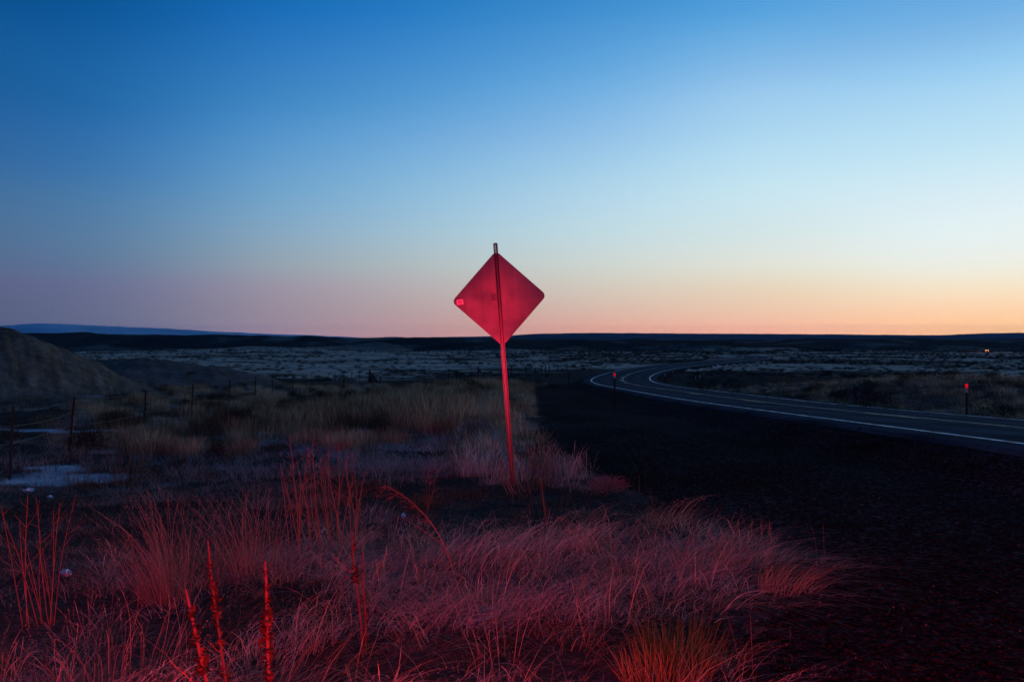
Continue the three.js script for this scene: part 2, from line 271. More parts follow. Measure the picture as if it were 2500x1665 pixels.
// what the ground is made of
const SALT = [[-8.15, 14.3, 1.0, 0.85], [-7.1, 14.2, 0.55, 0.5], [-9.0, 15.6, 0.6, 0.4], [-13.4, 24.3, 1.9, 0.42], [-16.4, 24.6, 0.9, 0.35], [-12.7, 29.5, 0.7, 0.5], [-11.8, 28, 0.5, 0.3], [-7.9, 19.5, 0.5, 0.3]];
function groundColour(x, d) {
  const n1 = fbm(x * 0.7, d * 0.7, 4), n2 = fbm(x * 0.12 + 5, d * 0.12, 3);
  let c = [0.07, 0.057, 0.047].map((v) => v * mix(0.6, 1.35, n1));
  const put = (k, q) => { for (let i = 0; i < 3; i++) c[i] = mix(c[i], q[i], k); };
  // pale dry plain with darker scrub
  const plain = sst(75, 105, d + (n2 - 0.5) * 30 - 34 * sst(-14, 2, x) * sst(60, 25, x)) * (1 - sst(330, 420, d + 0.0 * x));
  if (plain > 0) {
    const s = fbm(x * 0.022 + 11, d * 0.05, 4), f = fbm(x * 0.16, d * 0.16, 4);
    const pale = sst(0.4, 0.62, s * 0.45 + f * 0.5 + fbm(x * 0.6, d * 0.4, 2) * 0.12 - 0.03 + 0.1 * sst(40, -60, x));
    put(plain, [mix(0.1, 0.82, pale), mix(0.078, 0.53, pale), mix(0.062, 0.38, pale)].map((v) => v * mix(0.75, 1.15, f)));
  }
  const bad = sst(330, 420, d);
  if (bad > 0) {
    const s = fbm(x * 0.025, d * 0.008, 4), e = fbm(x * 0.06 + 3, d * 0.03, 3);
    let q = [0.045, 0.048, 0.043].map((v) => v * mix(0.6, 1.3, e));
    const p = sst(0.56, 0.68, e * 0.6 + s * 0.45); q = q.map((v, i) => mix(v, [0.17, 0.17, 0.15][i], p * 0.8));
    const strip = sst(0.56, 0.64, fbm(x * 0.0007 + 2, d * 0.0042 + 7, 3)) * sst(900, 1500, d); q = q.map((v, i) => mix(v, [0.3, 0.28, 0.27][i], strip * 0.7));
    put(bad, q);
  }
  for (const [cx, cd, rx, rd] of SALT) { const r = Math.hypot((x - cx) / rx, (d - cd) / rd) + (fbm(x * 2.2, d * 2.2, 4) - 0.5) * 0.9; put(sst(1.08, 0.85, r) * 0.95, [0.66, 0.66, 0.66]); }
  const m1 = Math.hypot(x + 31.4, (d - 46) * 0.86) / 11.5, m2 = Math.hypot((x + 32) / 14, (d - 66) / 13.5);
  if (m1 < 1) put(sst(1, 0.85, m1), [0.19, 0.136, 0.102].map((v) => v * mix(0.2, 1.75, fbm(x * 3.2, d * 1.5, 4))));
  if (m2 < 1) put(sst(1, 0.85, m2), [0.16, 0.122, 0.105].map((v) => v * mix(0.6, 1.4, fbm(x * 0.7, d * 0.7, 4))));
  return c;
}
// one sheet to the horizon: rings widen with distance
{
  const cols = [], NF = 560, NB = 110, R0 = 0.35, K = 1.0265, NR = 388, rings = [0];
  for (let k = 0; k <= NF; k++) cols.push(mix(-43, 43, k / NF));
  for (let k = 1; k < NB; k++) cols.push(mix(43, 317, k / NB));
  for (let k = 0; k < NR; k++) rings.push(R0 * K ** k);
  const n = cols.length, P = new Float32Array(rings.length * n * 3), Q = new Float32Array(rings.length * n * 3), U = new Float32Array(rings.length * n * 2), idx = [], gidx = [], G = new Float32Array(rings.length * n);
  for (let r = 0; r < rings.length; r++) for (let c = 0; c < n; c++) {
    const a = cols[c] * Math.PI / 180, x = Math.sin(a) * rings[r], d = Math.cos(a) * rings[r], o = r * n + c;
    P[o * 3] = x; P[o * 3 + 1] = heightAt(x, d); P[o * 3 + 2] = -d; U[o * 2] = x / 2.4; U[o * 2 + 1] = -d / 2.4;
    Q.set(groundColour(x, d), o * 3);
    G[o] = d > -45 && d < 210 && x > -6 && x < 75 ? gravelness(x, d) : -1;
  }
  for (let r = 0; r + 1 < rings.length; r++) for (let c = 0; c < n; c++) {
    const c2 = (c + 1) % n, a = r * n + c, b = r * n + c2, e = a + n, f = b + n;
    idx.push(a, b, e, b, f, e);
    if (Math.min(G[a], G[b], G[e], G[f]) > 0) gidx.push(a, b, e, b, f, e);
  }
  const g = new THREE.BufferGeometry();
  g.setAttribute('position', new THREE.BufferAttribute(P, 3)); g.setAttribute('color', new THREE.BufferAttribute(Q, 3)); g.setAttribute('uv', new THREE.BufferAttribute(U, 2)); g.setIndex(idx); g.computeVertexNormals();
  structure('ground', g, matte([2.2, 2.2, 2.2], { vertexColors: true, map: soilTex, bumpMap: soilBump, bumpScale: 0.016 }), 'dry desert ground running out to the horizon');
  const P2 = new Float32Array(gidx.length * 3), map = new Map(), p = [], u = [], ii = [], gc = [];
  for (const k of gidx) { let m = map.get(k); if (m === undefined) { m = p.length / 3; map.set(k, m); p.push(P[k * 3], P[k * 3 + 1] + 0.006, P[k * 3 + 2]); u.push(P[k * 3] / 2.9, P[k * 3 + 2] / 2.9); const x = P[k * 3], d = -P[k * 3 + 2], v = mix(0.45, 1.6, fbm(x * 0.8 + 3, d * 0.45 + 9, 4)) * mix(0.75, 1.3, fbm(x * 0.16, d * 0.1 + 5, 3)); gc.push(v * 1.03, v, v * 0.98); } ii.push(m); }
  const gg = new THREE.BufferGeometry(); gg.setAttribute('position', new THREE.Float32BufferAttribute(p, 3)); gg.setAttribute('uv', new THREE.Float32BufferAttribute(u, 2)); gg.setAttribute('color', new THREE.Float32BufferAttribute(gc, 3)); gg.setIndex(ii); gg.computeVertexNormals();
  structure('gravel_shoulder', gg, matte([0.22, 0.19, 0.19], { vertexColors: true, map: gravelTex, bumpMap: gravelBump, bumpScale: 0.005 }), 'wide dark gravel shoulder between the grass and the road');
}
// far hills
function ridge(name, label, D, depth, base, tab, c, n, m, rough) {
  const P = [], U = [], Q = [], idx = [], p0 = tab[0][0], p1 = tab[tab.length - 1][0];
  for (let i = 0; i <= n; i++) {
    const px = mix(p0, p1, i / n), a = Math.atan((px - 1250) / F), crest = EYE + (HORIZON - lut(tab, px)) / F * D;
    for (let j = 0; j <= m; j++) {
      const t = j / m, prof = t < 0.6 ? sst(0, 0.6, t) ** 0.8 : 1 - sst(0.6, 1, t), dist = D / Math.cos(a) + (t - 0.6) * depth, wob = (fbm(i * 0.09, j * 0.35, 4) - 0.5) * rough;
      const y = mix(base, crest, prof) + wob * prof * (1 - prof) * 4 + (vn(i * 0.8, 7) - 0.5) * rough * 0.08 * prof;
      P.push(Math.sin(a) * dist, y, -Math.cos(a) * dist); U.push(i * 0.2, j * 0.2); const k = mix(0.7, 1.35, fbm(i * 0.12 + 40, j * 0.5, 4)); Q.push(c[0] * k, c[1] * k, c[2] * k);
    }
  }
  for (let i = 0; i < n; i++) for (let j = 0; j < m; j++) { const a = i * (m + 1) + j, b = a + m + 1; idx.push(a, b, a + 1, b, b + 1, a + 1); }
  const g = new THREE.BufferGeometry(); g.setAttribute('position', new THREE.Float32BufferAttribute(P, 3)); g.setAttribute('uv', new THREE.Float32BufferAttribute(U, 2)); g.setAttribute('color', new THREE.Float32BufferAttribute(Q, 3)); g.setIndex(idx); g.computeVertexNormals();
  return structure(name, g, matte([1, 1, 1], { vertexColors: true }), label);
}
ridge('far_hills', 'long low dark blue mesa along the right horizon', 4600, 2600, -8, [[700, 828], [1000, 824], [1150, 822], [1230, 820], [1300, 815.5], [1400, 813], [1600, 813.5], [1800, 815], [2000, 816], [2150, 817.5], [2300, 818.5], [2400, 814], [2500, 812.5], [2700, 809], [3000, 806], [3600, 812], [4600, 822]], [0.07, 0.073, 0.075], 240, 14, 26);
ridge('snowy_mountain', 'distant pale blue snow-dusted mountain on the left horizon', 8200, 2600, -12, [[-1400, 826], [-700, 806], [-300, 800], [0, 796], [50, 792], [95, 789.5], [180, 792], [260, 796.5], [400, 802], [520, 809], [650, 815], [760, 818.5], [830, 821.5], [900, 826]], [0.82, 0.88, 0.9], 200, 16, 60);

// ---------------------------------------------------------------- the road
const roadY = (i, s) => road[i][2] + s * road[i][3];
function strip(s0, s1, lift, from = 0, to = road.length - 1, skirt = 0) {
  const P = [], U = [], idx = []; let L = 0;
  for (let i = from; i <= to; i++) {
    if (i > from) L += Math.hypot(road[i][0] - road[i - 1][0], road[i][1] - road[i - 1][1]);
    const rows = skirt ? [[s0 - 0.22, -skirt], [s0, lift], [mix(s0, s1, 0.25), lift], [mix(s0, s1, 0.5), lift], [mix(s0, s1, 0.75), lift], [s1, lift], [s1 + 0.22, -skirt]] : [[s0, lift], [s1, lift]];
    const jag = skirt ? (vn(L * 1.7, 3) - 0.5) * 0.12 : 0;
    rows.forEach(([s, h], k) => { const e = s + (k < 2 ? -jag : k > rows.length - 3 ? jag : 0) * (skirt ? 1 : 0); P.push(road[i][0] + roadN[i][0] * e, roadY(i, e) + h, -(road[i][1] + roadN[i][1] * e)); U.push(e / 8.8 + 0.5, L / 17); });
    if (i > from) { const m = rows.length, a = (i - from - 1) * m; for (let k = 0; k + 1 < m; k++) idx.push(a + k, a + k + m, a + k + 1, a + k + 1, a + k + m, a + k + m + 1); }
  }
  const g = new THREE.BufferGeometry(); g.setAttribute('position', new THREE.Float32BufferAttribute(P, 3)); g.setAttribute('uv', new THREE.Float32BufferAttribute(U, 2)); g.setIndex(idx); g.computeVertexNormals(); return g;
}
{
  const r = new THREE.Group(); r.name = 'road'; r.userData = { kind: 'structure', label: 'two-lane asphalt road bending right into the desert', category: 'road' }; scene.add(r);
  const paintTex = tex(256, (u, v) => grey(0.42 + 0.58 * sst(0.34, 0.52, fbmT(u * 8, v * 64, 8, 4))));
  part('asphalt', strip(-PAVED, PAVED, 0, 0, road.length - 1, 0.3), matte([0.18, 0.188, 0.205], { roughness: 0.95, specularIntensity: 0.06, map: asphaltTex, specularColor: C(0.7, 0.85, 1) }), r);
  part('edge_line', strip(3.41, 3.56, 0.004), mat([0.85, 0.85, 0.85], 0.6, { map: paintTex }), r);
  part('edge_line', strip(-3.56, -3.41, 0.004), mat([0.85, 0.85, 0.85], 0.6, { map: paintTex }), r);
  part('centre_line', strip(-0.19, -0.06, 0.004), mat([0.62, 0.42, 0.1], 0.6, { map: paintTex }), r);
  const ym = mat([0.62, 0.42, 0.1], 0.6, { map: paintTex });
  for (let i = 2; i + 2 < road.length; i += 8) part('centre_dash', strip(0.06, 0.19, 0.004, i, i + 2), ym, r);
}

// ---------------------------------------------------------------- where a photograph point meets the ground
function spot(px, py) {
  const s = (py - HORIZON) / F, k = (px - 1250) / F; let a = 1.5, b = 1.5;
  for (let d = 1.5; d < 1500; d *= 1.01) { b = d; if (EYE - s * d < heightAt(k * d, d)) break; a = d; }
  for (let i = 0; i < 20; i++) { const m = (a + b) / 2; if (EYE - s * m < heightAt(k * m, m)) b = m; else a = m; }
  return [k * b, heightAt(k * b, b), -b];
}
const ground = (x, d) => heightAt(x, d);

// ---------------------------------------------------------------- the sign, seen from behind
{
  const bx = 0.012, bd = 11.26, by = ground(bx, bd);
  const s = thing('road_sign', 'diamond road sign seen from behind, lit red, on a leaning perforated steel post', 'sign', bx, by, -bd);
  s.rotation.z = 4.15 * Math.PI / 180; s.rotation.y = 0.02;
  const top = 3.44, zink = mat([0.085, 0.085, 0.095], 0.29, { metalness: 1 });
  // hat-shaped channel: web with a row of real holes, two side walls, two flanges
  const web = new THREE.Shape(); web.moveTo(-0.0135, -0.5); web.lineTo(0.0135, -0.5); web.lineTo(0.0135, top); web.lineTo(-0.0135, top); web.closePath();
  for (let y = -0.1; y < top - 0.02; y += 0.0254) { const h = new THREE.Path(); h.absarc(0, y, 0.0055, 0, 6.2832, true); web.holes.push(h); }
  const post = part('post', new THREE.ExtrudeGeometry(web, { depth: 0.004, bevelEnabled: false, curveSegments: 4 }), zink, s);
  const bar = (w, h, dp, x, y, z, ry = 0) => { const g = new THREE.BoxGeometry(w, h, dp); g.rotateY(ry); g.translate(x, y, z); return g; };
  const H = top + 0.5, cy = top / 2 - 0.25;
  part('flange', mergeGeometries([bar(0.004, H, 0.028, -0.0165, cy, -0.0115, -0.25), bar(0.013, H - 0.004, 0.004, -0.0245, cy, -0.0245)]), zink, post);
  part('flange', mergeGeometries([bar(0.004, H, 0.028, 0.0165, cy, -0.0115, 0.25), bar(0.013, H - 0.004, 0.004, 0.0245, cy, -0.0245)]), zink, post);
  // the plate: slightly bowed sheet aluminium with rounded corners
  const half = 0.679, rc = 0.072, N = 26, cyS = 2.655, P = [], U = [], idx = [];
  const outline = []; { const sd = half * Math.SQRT2 / 2, k = sd - rc; for (let q = 0; q < 4; q++) { const a0 = q * Math.PI / 2, cx = [k, -k, -k, k][q], cz = [k, k, -k, -k][q]; for (let j = 0; j <= 6; j++) { const a = a0 + j / 6 * Math.PI / 2; outline.push([cx + Math.cos(a) * rc, cz + Math.sin(a) * rc]); } } }
  const rot = outline.map(([x, y]) => [(x - y) * Math.SQRT1_2, (x + y) * Math.SQRT1_2]);
  const bow = (x, y) => -0.031 - 0.05 * Math.max(0, x - 0.05) ** 2 * 2.4 - 0.035 * Math.max(0, -x - 0.1) ** 2 - 0.02 * Math.max(0, y * 0.8 - x * 0.6 - 0.25) ** 2 * 8;
  for (const [th, flip] of [[0, 0], [-0.003, 1]]) {
    const o = P.length / 3; P.push(0, 0, bow(0, 0) + th); U.push(0.5, 0.5);
    for (let r = 1; r <= N; r++) for (const [x, y] of rot) { const t = r / N; P.push(x * t, y * t, bow(x * t, y * t) + th); U.push(0.5 + x * t / 1.4, 0.5 + y * t / 1.4); }
    const m = rot.length; for (let j = 0; j < m; j++) { const j2 = (j + 1) % m, f = (a, b, c) => (flip ? idx.push(a, c, b) : idx.push(a, b, c)); f(o, o + 1 + j, o + 1 + j2); for (let r = 0; r < N - 1; r++) { const a = o + 1 + r * m; f(a + j, a + m + j, a + j2); f(a + j2, a + m + j, a + m + j2); } }
  }
  { const m = rot.length, o0 = 1 + (N - 1) * m, o1 = 1 + N * m + o0; for (let j = 0; j < m; j++) { const j2 = (j + 1) % m; idx.push(o0 + j, o1 + j, o0 + j2, o0 + j2, o1 + j, o1 + j2); } }
  const g = new THREE.BufferGeometry(); g.setAttribute('position', new THREE.Float32BufferAttribute(P, 3)); g.setAttribute('uv', new THREE.Float32BufferAttribute(U, 2)); g.setIndex(idx);
  const pg = toCreasedNormals(g.toNonIndexed(), 0.5);
  const alu = tex(512, (u, v) => {                    // weathered mill finish: upright rolling grain, scuffs, stains
    let k = 0.8 + 0.025 * (vn(u * 150, v * 4, 0) - 0.5) + 0.16 * (fbm(u * 7, v * 7, 5) - 0.5) + 0.1 * (fbm(u * 22 + 4, v * 3, 3) - 0.5);
    const sq = Math.abs(u - 0.452) < 0.034 && Math.abs(v - 0.515) < 0.036; if (sq) k -= 0.13;
    if (Math.abs(v - 0.44 + (u - 0.47) * 0.85) < 0.002 && u > 0.43 && u < 0.48) k += 0.2;
    if (Math.abs(v - 0.58 + (u - 0.3) * 0.6) < 0.0015 && u > 0.28 && u < 0.32) k += 0.16;
    return [k, k, k * 1.01];
  });
  const alur = tex(256, (u, v) => grey(0.8 + 0.07 * (fbm(u * 60, v * 3, 3) - 0.5) + 0.34 * (fbm(u * 6, v * 6, 4) - 0.5)), false);
  const plate = part('sign_plate', pg, mat([0.41, 0.39, 0.4], 0.55, { metalness: 0.95, map: alu, roughnessMap: alur }), s);
  plate.position.y = cyS; plate.userData.label = 'bare aluminium back of the diamond plate';
  const st = part('sticker', new THREE.BoxGeometry(0.098, 0.074, 0.001), mat([0.8, 0.78, 0.77], 0.42, { metalness: 0.85, map: (() => {
    const c = document.createElement('canvas'); c.width = 128; c.height = 96; const x = c.getContext('2d'); x.fillStyle = '#f4f1ee'; x.fillRect(0, 0, 128, 96);
    x.strokeStyle = '#5a4a48'; x.lineWidth = 13; x.beginPath(); x.arc(62, 62, 26, Math.PI * 1.08, Math.PI * 1.92); x.stroke(); x.fillStyle = '#b8a8a4'; x.fillRect(22, 74, 84, 5);
    const t = new THREE.CanvasTexture(c); t.colorSpace = THREE.SRGBColorSpace; return t;
  })() }), plate);
  st.position.set(-0.56, -0.012, bow(-0.545, 0) + 0.002); st.rotation.z = 0.06; st.rotation.y = -0.03;
  const bolt = new THREE.CylinderGeometry(0.011, 0.012, 0.012, 6); bolt.rotateX(Math.PI / 2);
  for (const y of [cyS + 0.4, cyS - 0.4]) { const b = part('bolt', bolt, zink, post); b.position.set(0, y, 0.009); }
}

// ---------------------------------------------------------------- delineator posts along the road
function delineator(px, d, h, label, lean, plateH, reflector, look) {
  const x = at(px, d), y = ground(x, d), t = thing('delineator_post', label, 'marker post', x, y, -d, 'roadside delineator posts');
  t.rotation.z = lean; t.rotation.y = Math.atan2(-x, d);
  const steel = mat([0.03, 0.036, 0.034], 0.8);
  const sh = new THREE.Shape(); for (const [a, b] of [[-0.032, 0], [-0.018, 0], [-0.01, 0.02], [0.01, 0.02], [0.018, 0], [0.032, 0], [0.032, 0.004], [0.02, 0.004], [0.012, 0.024], [-0.012, 0.024], [-0.02, 0.004], [-0.032, 0.004]]) a === -0.032 && b === 0 ? sh.moveTo(a, b) : sh.lineTo(a, b); sh.closePath();
  const g = new THREE.ExtrudeGeometry(sh, { depth: h + 0.3, bevelEnabled: false }); g.rotateX(-Math.PI / 2); g.translate(0, -0.3, 0.02);
  part('post', g, steel, t);
  if (plateH) { const p = part('plate', new RoundedBoxGeometry(0.095, plateH, 0.006, 2, 0.003), mat([0.62, 0.62, 0.64], 0.5), t); p.position.set(0, h - plateH / 2, 0.03);
    if (reflector) { const r = part('reflector', new RoundedBoxGeometry(0.088, reflector, 0.006, 2, 0.003), look, p); r.position.set(0, plateH / 2 - reflector / 2 - 0.004, 0.0055); r.rotation.x = 0.02; } }
}
const redGlass = mat([0.95, 0.1, 0.12], 0.3, { metalness: 1 });
delineator(1500, 31.4, 1.46, 'dark delineator post with a small red reflector on the gravel shoulder', -0.01, 0.2, 0.1, mat([0.9, 0.1, 0.12], 0.37, { metalness: 1 }));
delineator(2362, 27.2, 1.16, 'white-topped delineator post with a bright red reflector beyond the road', 0.005, 0.3, 0.13, redGlass);
const dull = mat([0.75, 0.45, 0.3], 0.5, { metalness: 0.4 });
delineator(1709, 61, 1.2, 'delineator post half hidden behind dark sagebrush inside the bend', 0, 0.3, 0.1, dull);
delineator(1624, 78, 1.15, 'delineator post on bare gravel beside the inner white line', 0, 0.25, 0, null);
delineator(1643, 104, 1.15, 'small far delineator post standing against the far side of the bend', 0, 0.25, 0, null);
delineator(1389, 71, 1.2, 'thin dark delineator post at the outer gravel edge left of the bend', 0, 0, 0, null);
delineator(1700, 76, 1.2, 'pale delineator post in the scrub behind the inner bend', 0.03, 0.35, 0, null);

// ---------------------------------------------------------------- wire fences
const fenceSteel = mat([0.026, 0.022, 0.02], 0.95), wireMat = mat([0.16, 0.15, 0.15], 0.6, { metalness: 0.5 });
function fence(label, list, wires, group) {           // list: [x, d, height, leanX, wooden]
  const f = thing('wire_fence', label, 'fence', list[0][0], ground(list[0][0], list[0][1]), -list[0][1]);
  const o = f.position, tops = [];
  list.forEach(([x, d, h, lean, wood]) => {
    const y = ground(x, d), b = new GB();
    const g = wood ? new THREE.CylinderGeometry(0.07, 0.08, h + 0.3, 9) : mergeGeometries([new THREE.BoxGeometry(0.042, h + 0.3, 0.008), (() => { const q = new THREE.BoxGeometry(0.008, h + 0.3, 0.034); q.translate(0, 0, 0.021); return q; })()]);
    const p = part('post', g, fenceSteel, f); p.position.set(x - o.x + Math.sin(lean) * -h / 2, y - o.y + h / 2 - 0.15, -d - o.z); p.rotation.z = lean; p.rotation.y = rr(-0.5, 0.5);
    tops.push([x - o.x - Math.sin(lean) * h, y - o.y, -d - o.z, h, lean]);
  });
  for (const k of wires) {
    const b = new GB();
    for (let i = 0; i + 1 < tops.length; i++) {
      const A = tops[i], B = tops[i + 1], pts = [], sag = rr(0.02, 0.09), qa = [A[0] + Math.sin(A[4]) * A[3] * (1 - k), A[1] + A[3] * k, A[2]], qb = [B[0] + Math.sin(B[4]) * B[3] * (1 - k), B[1] + B[3] * k, B[2]];
      for (let j = 0; j <= 5; j++) { const t = j / 5; pts.push([mix(qa[0], qb[0], t), mix(qa[1], qb[1], t) - sag * 4 * t * (1 - t), mix(qa[2], qb[2], t)]); }
      b.tube(pts, pts.map(() => 0.004), [1, 1, 1], 3);
    }
    part('wire', b.geo(), wireMat, f);
  }
  return f;
}
{
  const px = [-420, 20, 165, 348, 465, 555, 620, 665, 712, 745, 762, 800, 817, 838, 858, 876], dd = [9.6, 14.2, 18, 22.9, 28.6, 34.5, 40, 44.5, 50, 55, 59, 64, 67.5, 71, 75, 79];
  fence('rusty steel-post wire fence running from the left foreground into the distance', px.map((p, i) => [at(p, dd[i]), dd[i], 1.28 + hash2(i, 4) * 0.12, [0, 0.05, 0.09, 0.06, 0.05, 0.07, 0.06, -0.02, 0.05, 0.04, -0.03, 0.02, 0, 0.03, 0, 0.06][i] * -1]), [0.25, 0.5, 0.73, 0.94]);
  const p2 = [912, 950, 978, 1035, 1095, 1150, 1172], d2 = [80, 82, 84, 87, 90, 93, 95];
  fence('thin far wire fence running right from the broken corner brace', p2.map((p, i) => [at(p, d2[i]), d2[i], 1.25, i === 2 ? -0.22 : (hash2(i, 9) - 0.5) * 0.1]), [0.5, 0.9]);
  const p3 = [1285, 1307, 1322, 1331, 1341, 1362, 1384], d3 = [118, 121, 123, 124.5, 126, 129, 133];
  fence('short row of dark posts on the pale plain right of the sign post', p3.map((p, i) => [at(p, d3[i]), d3[i], [0.95, 1.0, 1.1, 1.35, 1.1, 1.0, 1.0][i], (hash2(i, 3) - 0.5) * 0.08, true]), [0.6, 0.9]);
}
{ // collapsed timber corner brace
  const wood = mat([0.06, 0.05, 0.045], 0.95), brace = (px, d, label, n, w) => {
    const x = at(px, d), t = thing('timber_brace', label, 'fence brace', x, ground(x, d), -d);
    const p = part('post', new THREE.CylinderGeometry(0.09, 0.1, 1.5, 8), wood, t); p.position.y = 0.6; p.rotation.z = 0.05;
    for (let k = 0; k < n; k++) { const L = 1.55 - k * 0.2, q = part('plank', new THREE.BoxGeometry(L, 0.15, 0.05), wood, t); q.rotation.z = -0.86 + (k % 2) * 0.04; q.position.set(w * 0.5 - k * 0.12, 0.5 - k * 0.13, 0.06 * (k % 3) + 0.1); q.userData = {}; }
    const q = part('post', new THREE.CylinderGeometry(0.07, 0.08, 0.9, 8), wood, t); q.position.set(w, 0.25, 0);
    return t;
  };
  brace(903, 79.5, 'dark collapsed timber brace at the fence corner, triangular', 5, 1.05);
  brace(1168, 95, 'small leaning timber brace left of the sign post, far off', 1, 0.9);
}

// ---------------------------------------------------------------- plants
const plantMat = new THREE.MeshPhysicalMaterial({ color: 0xffffff, roughness: 1, specularIntensity: 0.2, ior: 1.2, transmission: 0.45, thickness: 0, vertexColors: true, side: THREE.DoubleSide });
const shrubMat = matte([1, 1, 1], { vertexColors: true });
const TAN = [0.48, 0.34, 0.23], PALE = [0.62, 0.54, 0.5], RUST = [0.27, 0.15, 0.09], STRAW = [0.5, 0.42, 0.3], SAGE = [0.06, 0.07, 0.055], GREEN = [0.09, 0.115, 0.04], BARK = [0.12, 0.09, 0.07];
function stuff(name, label, list, geos, m = plantMat) {             // list: [x, y, z, turn, scale, height scale, tint, kind]
  const m4 = new THREE.Matrix4(), q = new THREE.Quaternion(), e = new THREE.Euler();
  geos.forEach((g, k) => {
    const L = list.filter((i) => i[7] === k); if (!L.length) return;
    const im = new THREE.InstancedMesh(g, m, L.length); im.name = numbered(name); im.userData = { kind: 'stuff', label, category: 'grass' };
    L.forEach((i, n) => { e.set(0, i[3], 0); q.setFromEuler(e); m4.compose(V(i[0], i[1], i[2]), q, V(i[4], i[4] * i[5], i[4])); im.setMatrixAt(n, m4); im.setColorAt(n, C(...i[6])); });
    im.castShadow = im.receiveShadow = true; scene.add(im);
  });
}
const tuft = (...parts) => { const g = new GB(); for (const o of parts) blades(g, o); return g.geo(); };
const W1 = [1, 1, 1];
function plume(o = {}) {                               // fine stems ending in downy seed heads
  const g = o.g ?? new GB(), n = o.n ?? 22, col = o.c ?? W1, S = o.sweep ?? [0.57, 0.27], up = o.up ?? 0.42, hs = o.head ?? 22, from = o.from ?? 0.5, sp = o.spread ?? 0.7;
  for (let b = 0; b < n; b++) {
    const a = rnd() * 6.2832, R = Math.sqrt(rnd()) * (o.r ?? 0.13), h = (o.h ?? 0.5) * rr(0.52, 1), ba = rnd() * 6.2832, be = rr(0.1, 0.35), fan = (o.fan ?? 0) * R / (o.r ?? 0.13) * rr(0.4, 1.3), sx = S[0] * rr(0.6, 1.4), sz = S[1] * rr(0.4, 1.6), pts = [], c = tone(col, 0.4, 1.35), wv = rnd() * 6.28;
    for (let k = 0; k <= 7; k++) { const t = k / 7, w = Math.sin(t * 7 + wv) * 0.014 * t; pts.push([Math.cos(a) * R + h * (Math.cos(a) * fan * t + Math.cos(ba) * be * t * t + sx * t * (0.3 + 0.7 * t) + w), -0.01 + h * (t - up * t * t * t), Math.sin(a) * R + h * (Math.sin(a) * fan * t + Math.sin(ba) * be * t * t + sz * t * (0.3 + 0.7 * t) - w)]); }
    const w0 = o.w ?? 0.0022; g.ribbon(pts, pts.map((_, k) => (k === 7 ? 0 : w0 * (1 - k * 0.06))), [Math.cos(a + 1), Math.sin(a + 1)], c);
    for (let s = 0; s < hs; s++) {
      const t = rr(from, 1) * 7, i = Math.min(6, Math.floor(t)), f = t - i, q = pts[i].map((v, j) => mix(v, pts[i + 1][j], f)), dir = pts[i + 1].map((v, j) => v - pts[i][j]), dl = Math.hypot(...dir), aa = rnd() * 6.2832, l = rr(0.012, 0.034) * (o.len ?? 1), e = [q[0] + Math.cos(aa) * l * sp + dir[0] / dl * l * 0.6, q[1] + rr(-0.5, 0.5) * l * sp + dir[1] / dl * l * 0.6, q[2] + Math.sin(aa) * l * sp + dir[2] / dl * l * 0.6];
      g.ribbon([q, [(q[0] + e[0]) / 2, (q[1] + e[1]) / 2 + l * 0.1, (q[2] + e[2]) / 2], e], [0.0015, 0.003, 0], [Math.cos(aa + 1.57), Math.sin(aa + 1.57)], tone(c, 0.8, 1.2));
    }
  }
  return g.geo();
}
const K = { c: W1, lo: 0.08, hi: 1.9 };
const kinds = [
  /* 0 fine upright, seeded */ tuft({ ...K, n: 26, r: 0.1, h: 0.6, hv: 0.6, fan: 0.35, bend: 0.35, w: 0.0028, head: 0.004, seg: 5 }),
  /* 1 the same, looser */ tuft({ ...K, n: 22, r: 0.11, h: 0.66, hv: 0.65, fan: 0.3, bend: 0.5, w: 0.0028, head: 0.004, seg: 5 }),
  /* 2 laid over */ tuft({ ...K, n: 24, r: 0.19, h: 0.5, hv: 0.65, fan: 0.7, bend: 0.6, w: 0.0042, sweep: [0.7, 0.35], seg: 5 }),
  /* 3 laid over, flatter */ tuft({ ...K, n: 20, r: 0.22, h: 0.6, hv: 0.7, fan: 0.8, bend: 0.6, w: 0.0044, sweep: [1.2, 0.5], seg: 5 }),
  /* 4 short */ tuft({ ...K, n: 24, r: 0.14, h: 0.15, hv: 0.65, fan: 0.8, bend: 0.7, w: 0.003, seg: 3 }),
  /* 5 downy */ tuft({ ...K, n: 40, r: 0.18, h: 0.27, hv: 0.6, fan: 0.7, bend: 1.1, w: 0.0036, sweep: [0.35, 0.15], seg: 4 }),
  /* 6 coarse, for far off */ tuft({ ...K, n: 50, r: 0.2, h: 0.6, hv: 0.65, fan: 0.4, bend: 0.35, w: 0.0055, head: 0.006, seg: 3 }),
  /* 7 coarse downy mat */ tuft({ ...K, n: 70, r: 0.28, h: 0.28, hv: 0.65, fan: 0.8, bend: 0.9, w: 0.006, sweep: [0.3, 0.1], seg: 3 }),
  /* 8 loose straws on the ground */ tuft({ ...K, n: 9, r: 0.24, h: 0.24, hv: 0.7, fan: 0.4, bend: 0.3, w: 0.0034, sweep: [2.2, 0.2], seg: 3 }),
  /* 9 downy plumes */ plume({ n: 9, w: 0.0038, head: 12, fan: 0.4 }), /* 10 */ plume({ n: 9, w: 0.0038, head: 12, fan: 0.5, sweep: [0.4, 0.4] }),
  /* 11 lone upright stems */ plume({ n: 3, r: 0.1, h: 0.6, sweep: [0.1, 0], up: 0.05, w: 0.0034, head: 9, from: 0.75, spread: 0.3, len: 0.7 }),
  /* 12 long broken straws, lying and leaning */ tuft({ ...K, n: 7, r: 0.2, h: 0.75, hv: 0.6, fan: 0.6, bend: 0.15, w: 0.0042, sweep: [1.0, 0.35], seg: 4, lo: 0.5 }),
];
